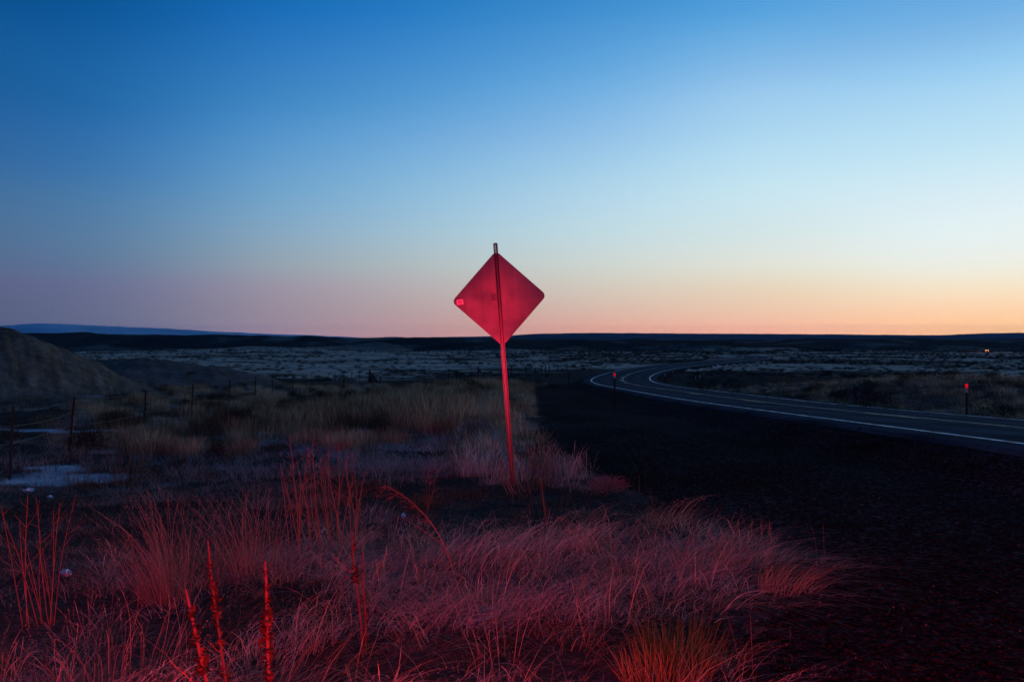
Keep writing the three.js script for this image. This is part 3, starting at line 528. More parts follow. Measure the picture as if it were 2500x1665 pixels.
const inPatch = (x, d, P) => { let k = 0; for (const [cx, cd, rx, rd, s] of P) k = Math.max(k, s * Math.exp(-(((x - cx) / rx) ** 2) - ((d - cd) / rd) ** 2)); return k; };
const DOWNY = [[-2.6, 15.2, 2.3, 2.2, 1], [-0.6, 13.6, 1.4, 1.2, 0.7], [-0.35, 27, 0.7, 8, 1], [0.35, 13, 0.5, 1, 0.6], [-6.2, 17.5, 1.6, 1, 0.5], [-4, 19, 2, 1.5, 0.6]];
const TALL = [[-2.7, 27, 1.7, 8, 1.2], [-7, 30, 3.5, 9, 0.8], [-5, 40, 4, 10, 0.8], [-3, 52, 4, 10, 0.9], [-4.5, 22, 2, 4, 0.7], [22, 43, 10, 8, 1], [30, 52, 10, 10, 0.9], [17, 36, 3, 5, 0.9]];
{
  const near = [], mid = [], beyond = [0.72, 0.48, 0.31];
  for (let k = 0; k < 11500; k++) {                   // the verge in front of the camera
    const d = Math.sqrt(mix(2.2 ** 2, 13.5 ** 2, rnd() ** 1.15)), x = rr(-0.78, 0.62) * (d + 0.6), gv = gravelness(x, d);
    if (gv > -0.12 + rnd() * 0.22) continue;
    if (SALT.some(([cx, cd, rx, rd]) => Math.hypot((x - cx) / rx, (d - cd + 0.25) / rd) < 1.3)) continue;
    const y = ground(x, d) - 0.006, n = fbm(x * 1.3 + 20, d * 1.3, 3), n2 = fbm(x * 0.7 + 50, d * 0.7, 3), a = rnd() * 6.2832;
    const fl = sst(-2.6, -1.7, x + (n - 0.5)) * sst(8.3, 7.2, d - 1.1 * sst(0.1, 1, x) + (n2 - 0.5) * 2), hump = sst(0.4, 0.6, n2);
    const bare = Math.exp(-(((x + 2.95) / 0.75) ** 2) - ((d - 5.35) / 0.55) ** 2) + Math.exp(-(((x + 0.55) / 1.2) ** 2) - ((d - 9.1) / 1.1) ** 2);
    if (rnd() < bare * 0.9) { if (rnd() < 0.3) near.push([x, y, -d, gauss() * 0.8, 0.8, 1, tone(PALE, 0.2, 0.8), 8]); continue; }
    if (rnd() < inPatch(x, d, DOWNY) * 0.85) { near.push([x, y, -d, a, rr(0.8, 1.25), 1, tone([0.36, 0.36, 0.37], 0.75, 1.1), rnd() < 0.4 ? 9 : 5]); continue; }
    if (rnd() < 0.012) near.push([x, y, -d, a, rr(0.5, 1.1), 1, tone(TAN, 0.5, 1), 11]);
    if (gv > -0.55 && d > 4.6) { if (rnd() < 0.35) near.push([x, y, -d, gauss() * 0.6 - 0.2, rr(0.5, 0.95), rr(0.25, 0.7), tone(n > 0.5 ? PALE : TAN, 0.4, 1), rnd() < 0.45 ? 8 : rnd() < 0.6 ? 3 : 4]); continue; }
    if (n < 0.45 && rnd() < 0.82) { if (rnd() < 0.4) near.push([x, y, -d, gauss(), 0.8, 1, tone(RUST, 0.4, 1.1), 8]); continue; }
    if (rnd() < fl) {
      const t = n > 0.47 ? PALE : n > 0.4 ? TAN : RUST;
      if (rnd() < 0.35 + hump * 0.5) near.push([x, y, -d, gauss() * (n2 > 0.5 ? 0.7 : 1.6) + (fbm(x * 0.9, d * 0.9 + 70, 2) - 0.5) * 3, rr(0.5, 1.15), mix(0.6, 1.2, hump), tone(t, 0.65, 1.1), rnd() < 0.62 ? 9 + (k & 1) : 2]);
      else near.push([x, y, -d, gauss() * 1.6, rr(0.6, 1), 0.8, tone(t, 0.45, 0.95), rnd() < 0.5 ? 3 : 2]);
      if (rnd() < 0.24) near.push([x, y, -d, rnd() * 6.28, rr(0.5, 1.1), rr(0.6, 1.3), tone(STRAW, 0.5, 1.1), 12]);
      if (rnd() < 0.025) near.push([x, y, -d, a, rr(0.5, 0.85), 1, tone(TAN, 0.6, 1), 1]);
    } else if (x > -2.2 && d < 11.5) {
      if (rnd() < 0.55) near.push([x, y, -d, gauss(), rr(0.6, 1.05), 1, tone(n2 > 0.5 ? PALE : RUST, 0.3, 0.85), rnd() < 0.3 ? 8 : rnd() < 0.5 ? 4 : 5]);
    } else if (d > 7 || x < -3.4) {
      if (rnd() < 0.7) near.push([x, y, -d, a, rr(0.55, 1), rr(0.5, 1.1), tone(n > 0.52 ? PALE : n2 > 0.5 ? RUST : TAN, 0.25, 0.65), rnd() < 0.8 ? 4 : 5]);
    } else near.push([x, y, -d, a, rr(0.55, 1), rr(0.5, 0.9), tone(n > 0.5 ? TAN : PALE, 0.45, 0.95), rnd() < 0.16 ? (k & 1) : rnd() < 0.5 ? 9 : 5]);
  }
  for (let k = 0; k < 26000; k++) {                   // ditch and verge up to the plain, and beyond the road
    const d = Math.sqrt(mix(12.5 ** 2, 78 ** 2, rnd() ** 1.25)), x = rr(-0.75, 0.75) * d;
    const q = roadAt(x, d); if (q[0] < 5.6) continue;
    const gv = q[1] > 0 ? gravelness(x, d) : 6.4 - q[0] + gauss() * 0.4; if (gv > -0.05 - rnd() * 0.25) continue;
    if (Math.hypot(x + 31.4, (d - 46) * 0.86) < 9.5 || Math.hypot((x + 32) / 12.4, (d - 66) / 12) < 1) continue;
    if (SALT.some(([cx, cd, rx, rd]) => Math.hypot((x - cx) / rx, (d - cd) / rd) < 1.1)) continue;
    const y = ground(x, d) - 0.01, n = fbm(x * 0.5 + 2, d * 0.3, 3), dn = inPatch(x, d, DOWNY), tl = inPatch(x, d, TALL), a = rnd() * 6.2832, s = rr(0.75, 1.3);
    if (vn(x * 0.9 + 7, d * 0.5) < 0.22) continue;
    if (rnd() < dn) mid.push([x, y, -d, a, s * 0.9, 1.1, tone([0.4, 0.42, 0.45], 0.8, 1.1), 7]);
    else if (rnd() < tl) mid.push([x, y, -d, a, s, x > 8 ? rr(0.5, 0.85) : rr(1, 1.35), x > 8 ? tone(n > 0.5 ? beyond : [0.34, 0.22, 0.16], 0.4, 1.15) : tone(n > 0.52 ? [0.64, 0.42, 0.25] : n > 0.44 ? [0.52, 0.32, 0.19] : [0.2, 0.12, 0.08], 0.35, 1.1), 6]);
    else if (rnd() < 0.62) mid.push([x, y, -d, a, s * 0.8, rr(0.4, 0.8), tone(n > 0.55 ? PALE : n > 0.45 ? TAN : RUST, 0.3, 0.7), rnd() < 0.5 ? 7 : 6]);
  }
  for (let k = 0; k < 760; k++) {
    const right = k % 3 === 2, d = right ? rr(27, 62) : Math.sqrt(mix(15.5 ** 2, 62 ** 2, rnd())), x = right ? rr(13, 34) * d / 40 + 2 : rr(-0.55, 0.02) * d, q = roadAt(x, d), gv = q[1] > 0 ? gravelness(x, d) : 5.6 - q[0]; if (gv > -0.35) continue;
    if (Math.hypot(x + 31.4, (d - 46) * 0.86) < 10 || Math.hypot((x + 32) / 12.4, (d - 66) / 12) < 1 || SALT.some(([cx, cd, rx, rd]) => Math.hypot((x - cx) / rx, (d - cd) / rd) < 1.6)) continue;
    const z = rnd(), col = z < 0.34 ? [0.64, 0.45, 0.29] : z < 0.55 ? [0.42, 0.26, 0.16] : z < 0.75 ? [0.5, 0.5, 0.5] : z < 0.9 ? [0.16, 0.15, 0.11] : [0.1, 0.06, 0.04], down = z >= 0.55 && z < 0.9, R = rr(0.18, 0.6), s = rr(0.6, 1.35), nn = Math.round(8 + R * 26);
    for (let m = 0; m < nn; m++) { const a = rnd() * 6.28, p = Math.sqrt(rnd()) * R, X = x + Math.cos(a) * p, D = d + Math.sin(a) * p; mid.push([X, ground(X, D) - 0.01, -D, rnd() * 6.28, s * (1 - 0.35 * p / R), (down ? 1.15 : 1.2) * (right ? 0.7 : 1), tone(col, 0.6, 1.15), down ? 7 : 6]); }
  }
  for (let k = 0; k < 120; k++) {                     // pale tufts along the edge of the shoulder, past the sign
    const d = rr(11.4, 44), x = lut(VERGE, d) - rr(0.35, 2.6) * (d < 16 ? 0.8 : 1); if (gravelness(x, d) > -0.25) continue;
    const s = rr(0.5, 1), R = rr(0.12, 0.35), col = rnd() < 0.6 ? [0.58, 0.52, 0.5] : [0.58, 0.41, 0.27];
    for (let m = 0; m < 9; m++) { const a = rnd() * 6.28, p = Math.sqrt(rnd()) * R, X = x + Math.cos(a) * p, D = d + Math.sin(a) * p; mid.push([X, ground(X, D) - 0.01, -D, rnd() * 6.28, s, rr(0.8, 1.1), tone(col, 0.6, 1.15), d < 15 ? (m & 1 ? 0 : 5) : m % 3 ? 7 : 6]); }
  }
  const bank = [];
  for (let k = 0; k < 5200; k++) {
    const q = rnd() < 0.62, x = q ? -31.4 + gauss() * 6 : -32 + gauss() * 7, d = q ? 44 + gauss() * 6 : 64 + gauss() * 7;
    bank.push([x, ground(x, d) - 0.03, -d, rnd() * 6.28, rr(0.25, 0.75), rr(0.4, 1), tone([0.15, 0.115, 0.095], 0.3, 1.7), rnd() < 0.75 ? 7 : 4]);
  }
  stuff('mound_scrub', 'sparse dry weeds and clods on the earth mounds', bank, kinds);
  stuff('verge_grass', 'dry grass of the verge in the foreground, red in the tail light', near, kinds);
  stuff('ditch_grass', 'dry grass of the ditch and of the far roadside', mid, kinds);
}

// ---- plants that stand out one by one
function plant(name, label, category, pos, group) { return thing(name, label, category, pos[0], pos[1], pos[2], group); }
function bunch(label, pos, o, name = 'bunchgrass') {
  const t = plant(name, label, 'grass clump', pos), g = new GB(), s = new GB();
  for (const b of o) b.stem ? plume({ g: s, n: b.n, r: b.r, h: b.h, fan: b.fan, sweep: b.sweep ?? [0, 0], up: 0.12, w: 0.0028, c: b.c, head: 16, from: 0.72, spread: 0.32, len: 0.75 }) : blades(g, b);
  part('blades', g.geo(), plantMat, t); if (s.i.length) part('seed_stalks', s.geo(), plantMat, t);
  return t;
}
bunch('tall reddish bunchgrass leaning left, the leftmost big clump', [at(400, 5.75), ground(at(400, 5.75), 5.75), -5.75], [
  { n: 270, r: 0.16, h: 0.78, hv: 0.6, fan: 0.4, bend: 0.5, w: 0.0027, sweep: [-0.22, -0.05], c: [0.29, 0.21, 0.17], seg: 5, lo: 0.3, hi: 1.4 },
  { n: 110, r: 0.14, h: 0.93, hv: 0.4, fan: 0.36, bend: 0.32, w: 0.002, head: 0.0055, sweep: [-0.2, 0], c: [0.34, 0.25, 0.2], seg: 6, stem: 1 }]);
bunch('broad reddish bunchgrass with nodding seed heads beside the tall dead stems', [at(610, 6.5), ground(at(610, 6.5), 6.5), -6.5], [
  { n: 300, r: 0.34, h: 0.68, hv: 0.6, fan: 0.32, bend: 0.55, w: 0.0027, sweep: [-0.16, 0], c: [0.29, 0.22, 0.18], seg: 5, lo: 0.3, hi: 1.4 },
  { n: 120, r: 0.28, h: 0.9, hv: 0.4, fan: 0.3, bend: 0.34, w: 0.002, head: 0.0055, sweep: [-0.14, 0], c: [0.34, 0.25, 0.2], seg: 6, stem: 1 }]);
bunch('low tangled bunchgrass in the bottom left corner of the view', [at(270, 4.1), ground(at(270, 4.1), 4.1), -4.1], [
  { n: 220, r: 0.38, h: 0.4, hv: 0.65, fan: 0.6, bend: 0.7, w: 0.002, c: [0.3, 0.22, 0.18], seg: 5, lo: 0.3, hi: 1.4 },
  { n: 90, r: 0.34, h: 0.6, hv: 0.4, fan: 0.45, bend: 0.4, w: 0.002, head: 0.0055, c: [0.34, 0.25, 0.2], seg: 6, stem: 1 }]);
bunch('stiff green tussock with orange lamp light coloured into its front blades, at the bottom edge, right of centre', [at(1610, 4.25), ground(at(1610, 4.25), 4.25), -4.25], [
  { n: 300, r: 0.2, h: 0.25, hv: 0.5, fan: 0.6, bend: 0.3, w: 0.0048, z: 0.07, c: [0.4, 0.25, 0.1], seg: 4, lo: 0.3, hi: 1.4 },  // front blades: the orange of the lamp light is put into their colour
  { n: 300, r: 0.2, h: 0.33, hv: 0.45, fan: 0.5, bend: 0.2, w: 0.0048, x: 0.14, z: -0.16, c: [0.13, 0.15, 0.045], seg: 4, lo: 0.3, hi: 1.4 }], 'tussock');
bunch('flattened fan of long dry grass on the gravel edge, left of the pair', [at(1740, 6.35), ground(at(1740, 6.35), 6.35), -6.35], [
  { n: 60, r: 0.22, h: 0.75, hv: 0.6, fan: 0.5, bend: 0.25, w: 0.0042, sweep: [0.62, -0.25], c: [0.4, 0.27, 0.2], seg: 5 },
  { n: 70, r: 0.2, h: 0.5, hv: 0.5, fan: 0.6, bend: 0.3, w: 0.0042, sweep: [-0.5, 0.2], c: [0.32, 0.2, 0.14], seg: 5 }]);
bunch('flattened fan of long dry grass reaching farthest onto the gravel', [at(1915, 5.75), ground(at(1915, 5.75), 5.75), -5.75], [
  { n: 60, r: 0.2, h: 0.66, hv: 0.6, fan: 0.6, bend: 0.25, w: 0.0042, sweep: [1.15, -0.3], c: [0.42, 0.28, 0.21], seg: 5 },
  { n: 90, r: 0.18, h: 0.5, hv: 0.5, fan: 0.6, bend: 0.3, w: 0.0042, sweep: [0.5, 0.5], c: [0.36, 0.24, 0.17], seg: 5 }]);
bunch('small flattened grass tuft lying on the gravel above the fans', [at(1640, 8.3), ground(at(1640, 8.3), 8.3), -8.3], [{ n: 120, r: 0.3, h: 0.45, hv: 0.6, fan: 0.5, bend: 0.4, w: 0.0036, sweep: [0.9, 0.1], c: [0.36, 0.26, 0.2], seg: 5 }]);

function deadStems(label, pos, o) {
  const t = plant('dead_weed', label, 'dead weed', pos);
  for (let k = 0; k < o.n; k++) {
    const g = new GB(), a = rnd() * 6.2832, R = Math.sqrt(rnd()) * o.r, lx = (o.lean?.[0] ?? 0) + gauss() * (o.jit ?? 0.12) + Math.cos(a) * R / o.r * (o.fan ?? 0.05);
    stemWithTwigs(g, [Math.cos(a) * R, -0.02, Math.sin(a) * R], [lx, 1, (o.lean?.[1] ?? 0) + gauss() * 0.1], o.h * rr(0.55, 1.08), o.w * rr(0.7, 1.15), o.c, { twigs: o.twigs, heads: o.heads, hc: o.hc, hs: o.hs, jit: o.wig ?? 0.05, n: 8, from: 0.3, tw: o.tw });
    part('stem', g.geo(), plantMat, t);
  }
  return t;
}
deadStems('dense stand of tall thin dead stems, the tallest weed in the foreground', [at(800, 7.5), ground(at(800, 7.5), 7.5), -7.5], { n: 30, r: 0.36, h: 1.08, w: 0.0046, c: [0.44, 0.28, 0.2], twigs: 9, tw: 0.24, lean: [-0.06, 0], jit: 0.09, wig: 0.1 });
deadStems('bare forking dead weed at the left edge of the view', [at(95, 5.25), ground(at(95, 5.25), 5.25), -5.25], { n: 13, r: 0.1, h: 0.82, w: 0.004, c: [0.42, 0.24, 0.16], twigs: 4, tw: 0.25, lean: [-0.12, 0], jit: 0.22, fan: 0.15 });
deadStems('grey branching dead weed just right of the sign post', [at(1325, 11.4), ground(at(1325, 11.4), 11.4), -11.4], { n: 14, r: 0.26, h: 0.62, w: 0.0042, c: [0.32, 0.26, 0.22], twigs: 9, tw: 0.3, jit: 0.14 });
deadStems('thin straggling dead weed on the gravel edge right of the sign', [at(1425, 11.8), ground(at(1425, 11.8), 11.8), -11.8], { n: 7, r: 0.25, h: 0.55, w: 0.0036, c: [0.3, 0.25, 0.21], twigs: 4, tw: 0.25, lean: [-0.25, 0], jit: 0.2 });
deadStems('slanting thin weeds leaning against the foot of the sign post', [at(1275, 10.6), ground(at(1275, 10.6), 10.6), -10.6], { n: 12, r: 0.22, h: 0.62, w: 0.0034, c: [0.34, 0.28, 0.23], twigs: 5, tw: 0.2, lean: [-0.4, 0], jit: 0.12 });
deadStems('small reddish seeded weed between the dead stems and the sign post', [at(1035, 8.3), ground(at(1035, 8.3), 8.3), -8.3], { n: 3, r: 0.05, h: 0.72, w: 0.003, c: [0.32, 0.15, 0.1], twigs: 12, heads: 9, hs: 0.014, hc: [0.36, 0.14, 0.1], tw: 0.22 });
deadStems('single tall thin stalk rising in front of the sign post foot', [at(1337, 8.4), ground(at(1337, 8.4), 8.4), -8.4], { n: 2, r: 0.03, h: 0.95, w: 0.0042, c: [0.36, 0.2, 0.13], twigs: 3, tw: 0.14, lean: [-0.05, 0], jit: 0.02 });
{ // arching stem with a drooping plume
  const t = plant('arching_weed', 'single arching stem with a drooping red plume, centre foreground', 'dead weed', [at(1110, 6.5), ground(at(1110, 6.5), 6.5), -6.5]);
  const g = new GB(), h = new GB(), pts = [], c = [0.46, 0.28, 0.2];
  for (let k = 0; k <= 12; k++) { const s = k / 12; pts.push([-0.2 * s - 0.34 * s ** 2.6, -0.02 + 0.84 * s - 0.1 * s ** 3, 0.04 * Math.sin(s * 3)]); }
  g.tube(pts, taper(0.0062, 0.0018, 13), c, 5);
  for (let k = 0; k < 34; k++) {
    const i = 7 + Math.floor(rnd() * 6), q = pts[Math.min(i, 12)], w = wander(q, [rr(-1, -0.1), rr(-0.35, 0.5), gauss() * 0.5], rr(0.07, 0.22), 4, 0.12, 0.05);
    h.tube(w.pts, taper(0.0014, 0.0008, 5), tone([0.4, 0.2, 0.14]), 3);
    for (let m = 0; m < 9; m++) { const z = w.pts[1 + Math.floor(rnd() * 4)]; h.leaf(z[0] + gauss() * 0.02, z[1] + gauss() * 0.02, z[2] + gauss() * 0.02, rr(0.007, 0.016), tone([0.4, 0.17, 0.12])); }
  }
  const w2 = wander(pts[4], [-0.9, 0.62, 0], 0.42, 6, 0.06); g.tube(w2.pts, taper(0.003, 0.0012, 7), c, 4);
  part('stem', g.geo(), plantMat, t); part('seed_plume', h.geo(), plantMat, t);
}
// thick broken stalks close to the camera
function stalk(label, topPx, topPy, d, basePx, basePy, r, o) {
  const X = (px, dd) => (px - 1250) / F * dd, Yy = (py, dd) => EYE - (py - HORIZON) / F * dd;
  const tx = X(topPx, d), ty = Yy(topPy, d), bx0 = X(basePx, d), by0 = Yy(basePy, d), gy = ground(bx0, d), k = (ty - gy) / (ty - by0), bx = tx + (bx0 - tx) * k;
  const t = plant('broken_stalk', label, 'dead stalk', [bx, gy, -d], 'thick broken stalks close to the viewer'), g = new GB(), L = ty - gy, pts = [], n = 22, rad = [];
  for (let i = 0; i <= n; i++) { const s = i / n; pts.push([(tx - bx) * s + Math.sin(s * 7 + r * 900) * 0.006, -0.03 + (L + 0.03) * s, Math.sin(s * 5) * 0.008]); rad.push(r * mix(1.12, 0.72, s) * (1 + 0.1 * (hash2(i, 3) - 0.5) + (i % 4 === 1 ? 0.16 : 0))); }
  rad[n] *= 0.4; rad[n - 1] *= 0.85;
  g.tube(pts, rad, [0.23, 0.12, 0.1], 9); part('stem', toCreasedNormals(g.geo().toNonIndexed(), 1), plantMat, t);
  for (let m = 0; m < o.husks; m++) {                 // curled husks and leaf stubs wrapped round the stem
    const s = rr(0.12, 0.98), i = Math.floor(s * n), q = pts[i], h = new GB(), a = rnd() * 6.2832, z = rr(0.022, 0.06), cc = tone([0.26, 0.08, 0.05], 0.4, 1.2);
    for (let w = 0; w < 16; w++) { const aa = a + gauss() * 0.9, e = gauss() * z * 0.5; h.leaf(q[0] + Math.cos(aa) * r * 0.8, q[1] + e, q[2] + Math.sin(aa) * r * 0.8, z * rr(0.35, 0.8), tone(cc, 0.6, 1.3), 0); }
    part('husk', h.geo(), plantMat, t);
  }
  for (let m = 0; m < (o.twigs ?? 0); m++) {
    const s = rr(0.45, 0.8), q = pts[Math.floor(s * n)], h = new GB(), dir = m % 2 ? 1 : -1; const w = wander(q, [dir * rr(0.7, 1), rr(0.15, 0.7), gauss() * 0.3], rr(0.08, 0.2), 7, 0.16, dir > 0 ? 0.02 : -0.08);
    h.tube(w.pts, taper(r * 0.26, r * 0.1, 8), [0.5, 0.27, 0.2], 5); for (let v = 0; v < 10; v++) { const z = w.pts[1 + Math.floor(rnd() * 6)]; h.leaf(z[0], z[1], z[2], rr(0.008, 0.02), tone([0.34, 0.12, 0.08])); }
    part('twig', h.geo(), plantMat, t);
  }
}
stalk('thick broken stalk leaning left with side twigs, nearest and lowest of the stalks', 447, 1440, 2.75, 508, 1665, 0.0068, { husks: 20, twigs: 2 });
stalk('thinner broken stalk with a pointed top, farthest left-hand stalk but one', 505, 1318, 3.7, 536, 1560, 0.006, { husks: 26, twigs: 1 });
stalk('upright thick broken stalk with crumpled husks, rightmost of the three bright stalks', 641, 1372, 2.9, 661, 1665, 0.0074, { husks: 34, twigs: 0 });
stalk('slim pale red stalk among the grass, left one of the close pair', 858, 1300, 4.7, 878, 1510, 0.0062, { husks: 5, twigs: 1 });
stalk('slim pale red stalk among the grass, right one of the close pair', 884, 1348, 4.75, 890, 1505, 0.006, { husks: 6, twigs: 1 });
stalk('short stub of stalk standing alone in the dark bare patch', 1128, 1322, 7.3, 1126, 1380, 0.0055, { husks: 2 });

// ---- shrubs
function shrubGeo(leaves, ls, r, h, c, stems = 7, flat = 0.75) {
  const g = new GB(), s = new GB(), lobes = []; const nl = 7;
  for (let k = 0; k < nl; k++) { const a = k / nl * 6.28 + gauss() * 0.4, q = k ? rr(0.35, 0.72) * r : 0; lobes.push([Math.cos(a) * q, h * rr(0.45, 0.72), Math.sin(a) * q, r * rr(0.36, 0.55)]); }
  for (let k = 0; k < leaves; k++) {
    const [lx, ly, lz, lr] = lobes[k % nl], a = rnd() * 6.2832, z = rr(-0.8, 1), R = lr * (0.55 + 0.45 * rnd() ** 0.6), q = Math.sqrt(1 - z * z) * R;
    g.leaf(lx + Math.cos(a) * q, Math.max(0.01, ly + z * R * flat), lz + Math.sin(a) * q, ls * rr(0.6, 1.3), tone(c, 0.55, 1.3), 0.6);
  }
  for (let k = 0; k < stems; k++) { const l = lobes[k % nl], w = wander([0, -0.03, 0], [l[0] * 1.2, l[1], l[2] * 1.2], Math.hypot(l[0], l[1], l[2]) * 1.1, 4, 0.08); s.tube(w.pts, taper(0.018 * r, 0.007 * r, 5), BARK, 4); }
  return [g.geo(), s.geo()];
}
const sageGeo = [0, 1, 2].map(() => shrubGeo(620, 0.055, 0.5, 0.62, SAGE)), brushGeo = [0, 1].map(() => shrubGeo(620, 0.06, 0.5, 0.55, [0.11, 0.085, 0.055])), paleGeo = shrubGeo(620, 0.06, 0.5, 0.5, [0.26, 0.26, 0.25]), tumbleOf = (col) => { const g = new GB(), s = new GB(); for (let k = 0; k < 520; k++) { const a = rnd() * 6.28, z = rr(-0.7, 1), q = Math.sqrt(Math.max(0, 1 - z * z)), R = rr(0.05, 0.3), w = wander([Math.cos(a) * q * R, 0.3 + z * R * 0.8, Math.sin(a) * q * R], [Math.cos(a) * q + gauss() * 0.9, z + gauss() * 0.6 + 0.25, Math.sin(a) * q + gauss() * 0.9], rr(0.1, 0.26), 5, 0.55); g.tube(w.pts.map((v) => [v[0], Math.max(v[1], 0.01), v[2]]), taper(0.0026, 0.0013, 6), tone(col), 3); } s.tube([[0, -0.03, 0], [0, 0.12, 0], [0, 0.32, 0]], [0.02, 0.018, 0.01], BARK, 5); return [g.geo(), s.geo()]; }, tumble = tumbleOf([0.055, 0.043, 0.036]), tumblePale = tumbleOf([0.26, 0.23, 0.22]);
function shrub(name, label, px, d, s, geo, group) {
  const x = at(px, d), t = plant(name, label, 'shrub', [x, ground(x, d), -d], group); part('foliage', geo[0], shrubMat, t); part('stems', geo[1], shrubMat, t); t.scale.set(s, s * 0.95, s); t.rotation.y = rnd() * 6.28; return t;
}
shrub('tumbleweed', 'dark round tumbleweed standing by the second fence post', 208, 17.2, 1.25, tumble);
shrub('tumbleweed', 'dark low tumbleweed in the ditch right of the third fence post', 520, 15.5, 0.75, tumble);
shrub('tumbleweed', 'grey-brown tumbleweed at the edge of the gravel right of the sign', 1483, 10.3, 0.8, tumblePale).scale.y = 0.42;
shrub('tumbleweed', 'dark bush under the fence between its fifth and sixth posts', 590, 25, 1.2, tumble);
[[1150, 47, 1.5, 'long dark bush behind the tan grass beside the sign post'], [1085, 50, 1.2, 'dark bush left of the long one behind the tan grass'], [850, 41, 1.3, 'dark bush in the middle of the brown ditch grass'], [935, 31, 0.9, 'dark bush deep in the tall ditch grass'], [760, 48, 1.1, 'dark bush beside the far fence posts'], [1350, 58, 1.1, 'low dark green bush at the far edge of the gravel'], [1275, 62, 1.3, 'green-grey bush right behind the sign post'], [1310, 66, 1.1, 'second green-grey bush behind the sign post']].forEach(([px, d, s, l], i) => shrub('roadside_bush', l, px, d, s, i > 4 ? sageGeo[i % 3] : brushGeo[i % 2]));
[[1723, 52, 1.5, 'big dark sagebrush just inside the bend'], [1790, 50, 1.7, 'dense dark sagebrush beside the inner bend, right of the first'], [1690, 72, 1.3, 'sagebrush behind the delineator inside the bend'], [1745, 80, 1.4, 'sagebrush farther back inside the bend'], [2110, 31, 1.6, 'large dark bush on the far verge, left of the red reflector'], [2165, 30, 1.3, 'second dark bush on the far verge beside the large one'], [2060, 33.5, 1.25, 'dark bush at the left end of the far verge row'], [2440, 26.5, 1.2, 'dark bush on the far verge right of the red reflector'], [2225, 30, 1.0, 'pale grey bush on the far verge left of the red reflector'], [2260, 46, 1.3, 'dark bush up on the brown rise beyond the road'], [2330, 50, 1.2, 'another dark bush on the crest of the brown rise'], [1960, 44, 1.0, 'brown bush low on the rise beyond the road']].forEach(([px, d, s, l], i) => shrub('sagebrush', l, px, d, s, i === 8 ? paleGeo : i > 9 ? brushGeo[i % 2] : sageGeo[i % 3]));
{ // small shrubs in the ditch and on the far verge
  for (let k = 0; k < 34; k++) { const d = Math.sqrt(mix(17 ** 2, 60 ** 2, rnd())), px = 1250 + rr(-0.42, -0.03) * F; if (Math.hypot(at(px, d) + 31.4, (d - 46) * 0.86) < 10) continue; const g = k % 3 === 0 ? paleGeo : k % 3 === 1 ? sageGeo[k % 3] : brushGeo[k % 2]; shrub('ditch_shrub', k % 3 === 0 ? 'small pale grey shrub among the dry ditch grass' : k % 3 === 1 ? 'small grey-green shrub among the dry ditch grass' : 'small dark brown shrub among the dry ditch grass', px, d, rr(0.4, 0.95), g, 'small shrubs in the ditch grass'); }
  for (let k = 0; k < 44; k++) { const d = k % 2 ? rr(24, 36) : rr(29, 62), px = rr(1880, 2560), x = at(px, d), q = roadAt(x, d); if (q[1] > 0 || q[0] < 7) continue; shrub('verge_shrub', k % 3 ? 'rounded dark shrub in the brown grass beyond the road' : 'rounded pale grey shrub in the brown grass beyond the road', px, d, rr(0.8, 1.7), k % 3 ? (k % 2 ? sageGeo[k % 3] : brushGeo[0]) : paleGeo, 'shrubs in the brown grass beyond the road'); }
}
{ // sagebrush dotting the plain
  const cand = [];
  for (let k = 0; k < 26000; k++) {
    const d = Math.sqrt(mix(76 ** 2, 420 ** 2, rnd())), x = rr(-0.72, 0.72) * d; if (d < 150 && x > -14 && x < 8 && d < 82) continue;
    const q = d < 300 ? roadAt(x, d) : [99, 1]; if (q[0] < 8.5) continue;
    if (Math.hypot((x + 32) / 13.5, (d - 66) / 13) < 1) continue;
    const n = fbm(x * 0.03 + 60, d * 0.06 + 4, 3), f = fbm(x * 0.12, d * 0.12 + 30, 3);
    const p = sst(0.42, 0.62, n * 0.6 + f * 0.4 + (x > 12 ? 0.04 : 0)); if (rnd() > 0.08 + p * (x > 10 ? 0.8 : 0.5)) continue;
    cand.push([x, d, rr(0.45, 1.25) * (rnd() < 0.15 ? 1.4 : 1), Math.floor(rnd() * 3)]);
  }
  cand.sort((a, b) => b[2] / b[1] - a[2] / a[1]);
  const inView = cand.filter(([x, d]) => Math.abs(x) < 0.66 * d), near = new Set(inView.slice(0, 288));
  const proto = sageGeo.map((g) => g[0]);
  for (const c of near) {
    const [x, d, s, k] = c, left = x < 4;
    const o = single('plain_sagebrush', proto[k], shrubMat, ...(() => { const u = x / d * F + 1250, r = d < 115 ? 0 : 1; return left ? [[['dark sagebrush on the pale plain just behind the left earth mounds', 'dark sagebrush far out on the pale plain above the left mounds'], ['dark sagebrush on the pale plain beyond the leftmost fence line', 'small dark sagebrush far out on the pale plain left of the sign'], ['dark sagebrush between the sign post and the far end of the bend', 'small dark sagebrush on the far plain around the sign post']][u < 640 ? 0 : u < 1130 ? 1 : 2][r]] : [[['dark sagebrush on the ground enclosed by the bend', 'dark sagebrush beyond the far end of the bend'], ['dark sagebrush behind the brown grass rise right of the bend', 'small dark sagebrush on the far scrubland at the right']][u < 1900 ? 0 : 1][r]]; })(), 'shrub', x, ground(x, d) - 0.03, -d, left ? 'sagebrush on the left plain' : 'sagebrush right of the road');
    o.scale.set(s, s * rr(0.7, 1), s); o.rotation.y = rnd() * 6.28;
  }
  const list = cand.filter((c) => !near.has(c)).map(([x, d, s, k]) => [x, ground(x, d) - 0.03, -d, rnd() * 6.28, s, 0.85, tone(W1, 0.8, 1.2), k]);
  stuff('distant_scrub', 'dark scrub covering the far plain', list, proto, shrubMat);
}
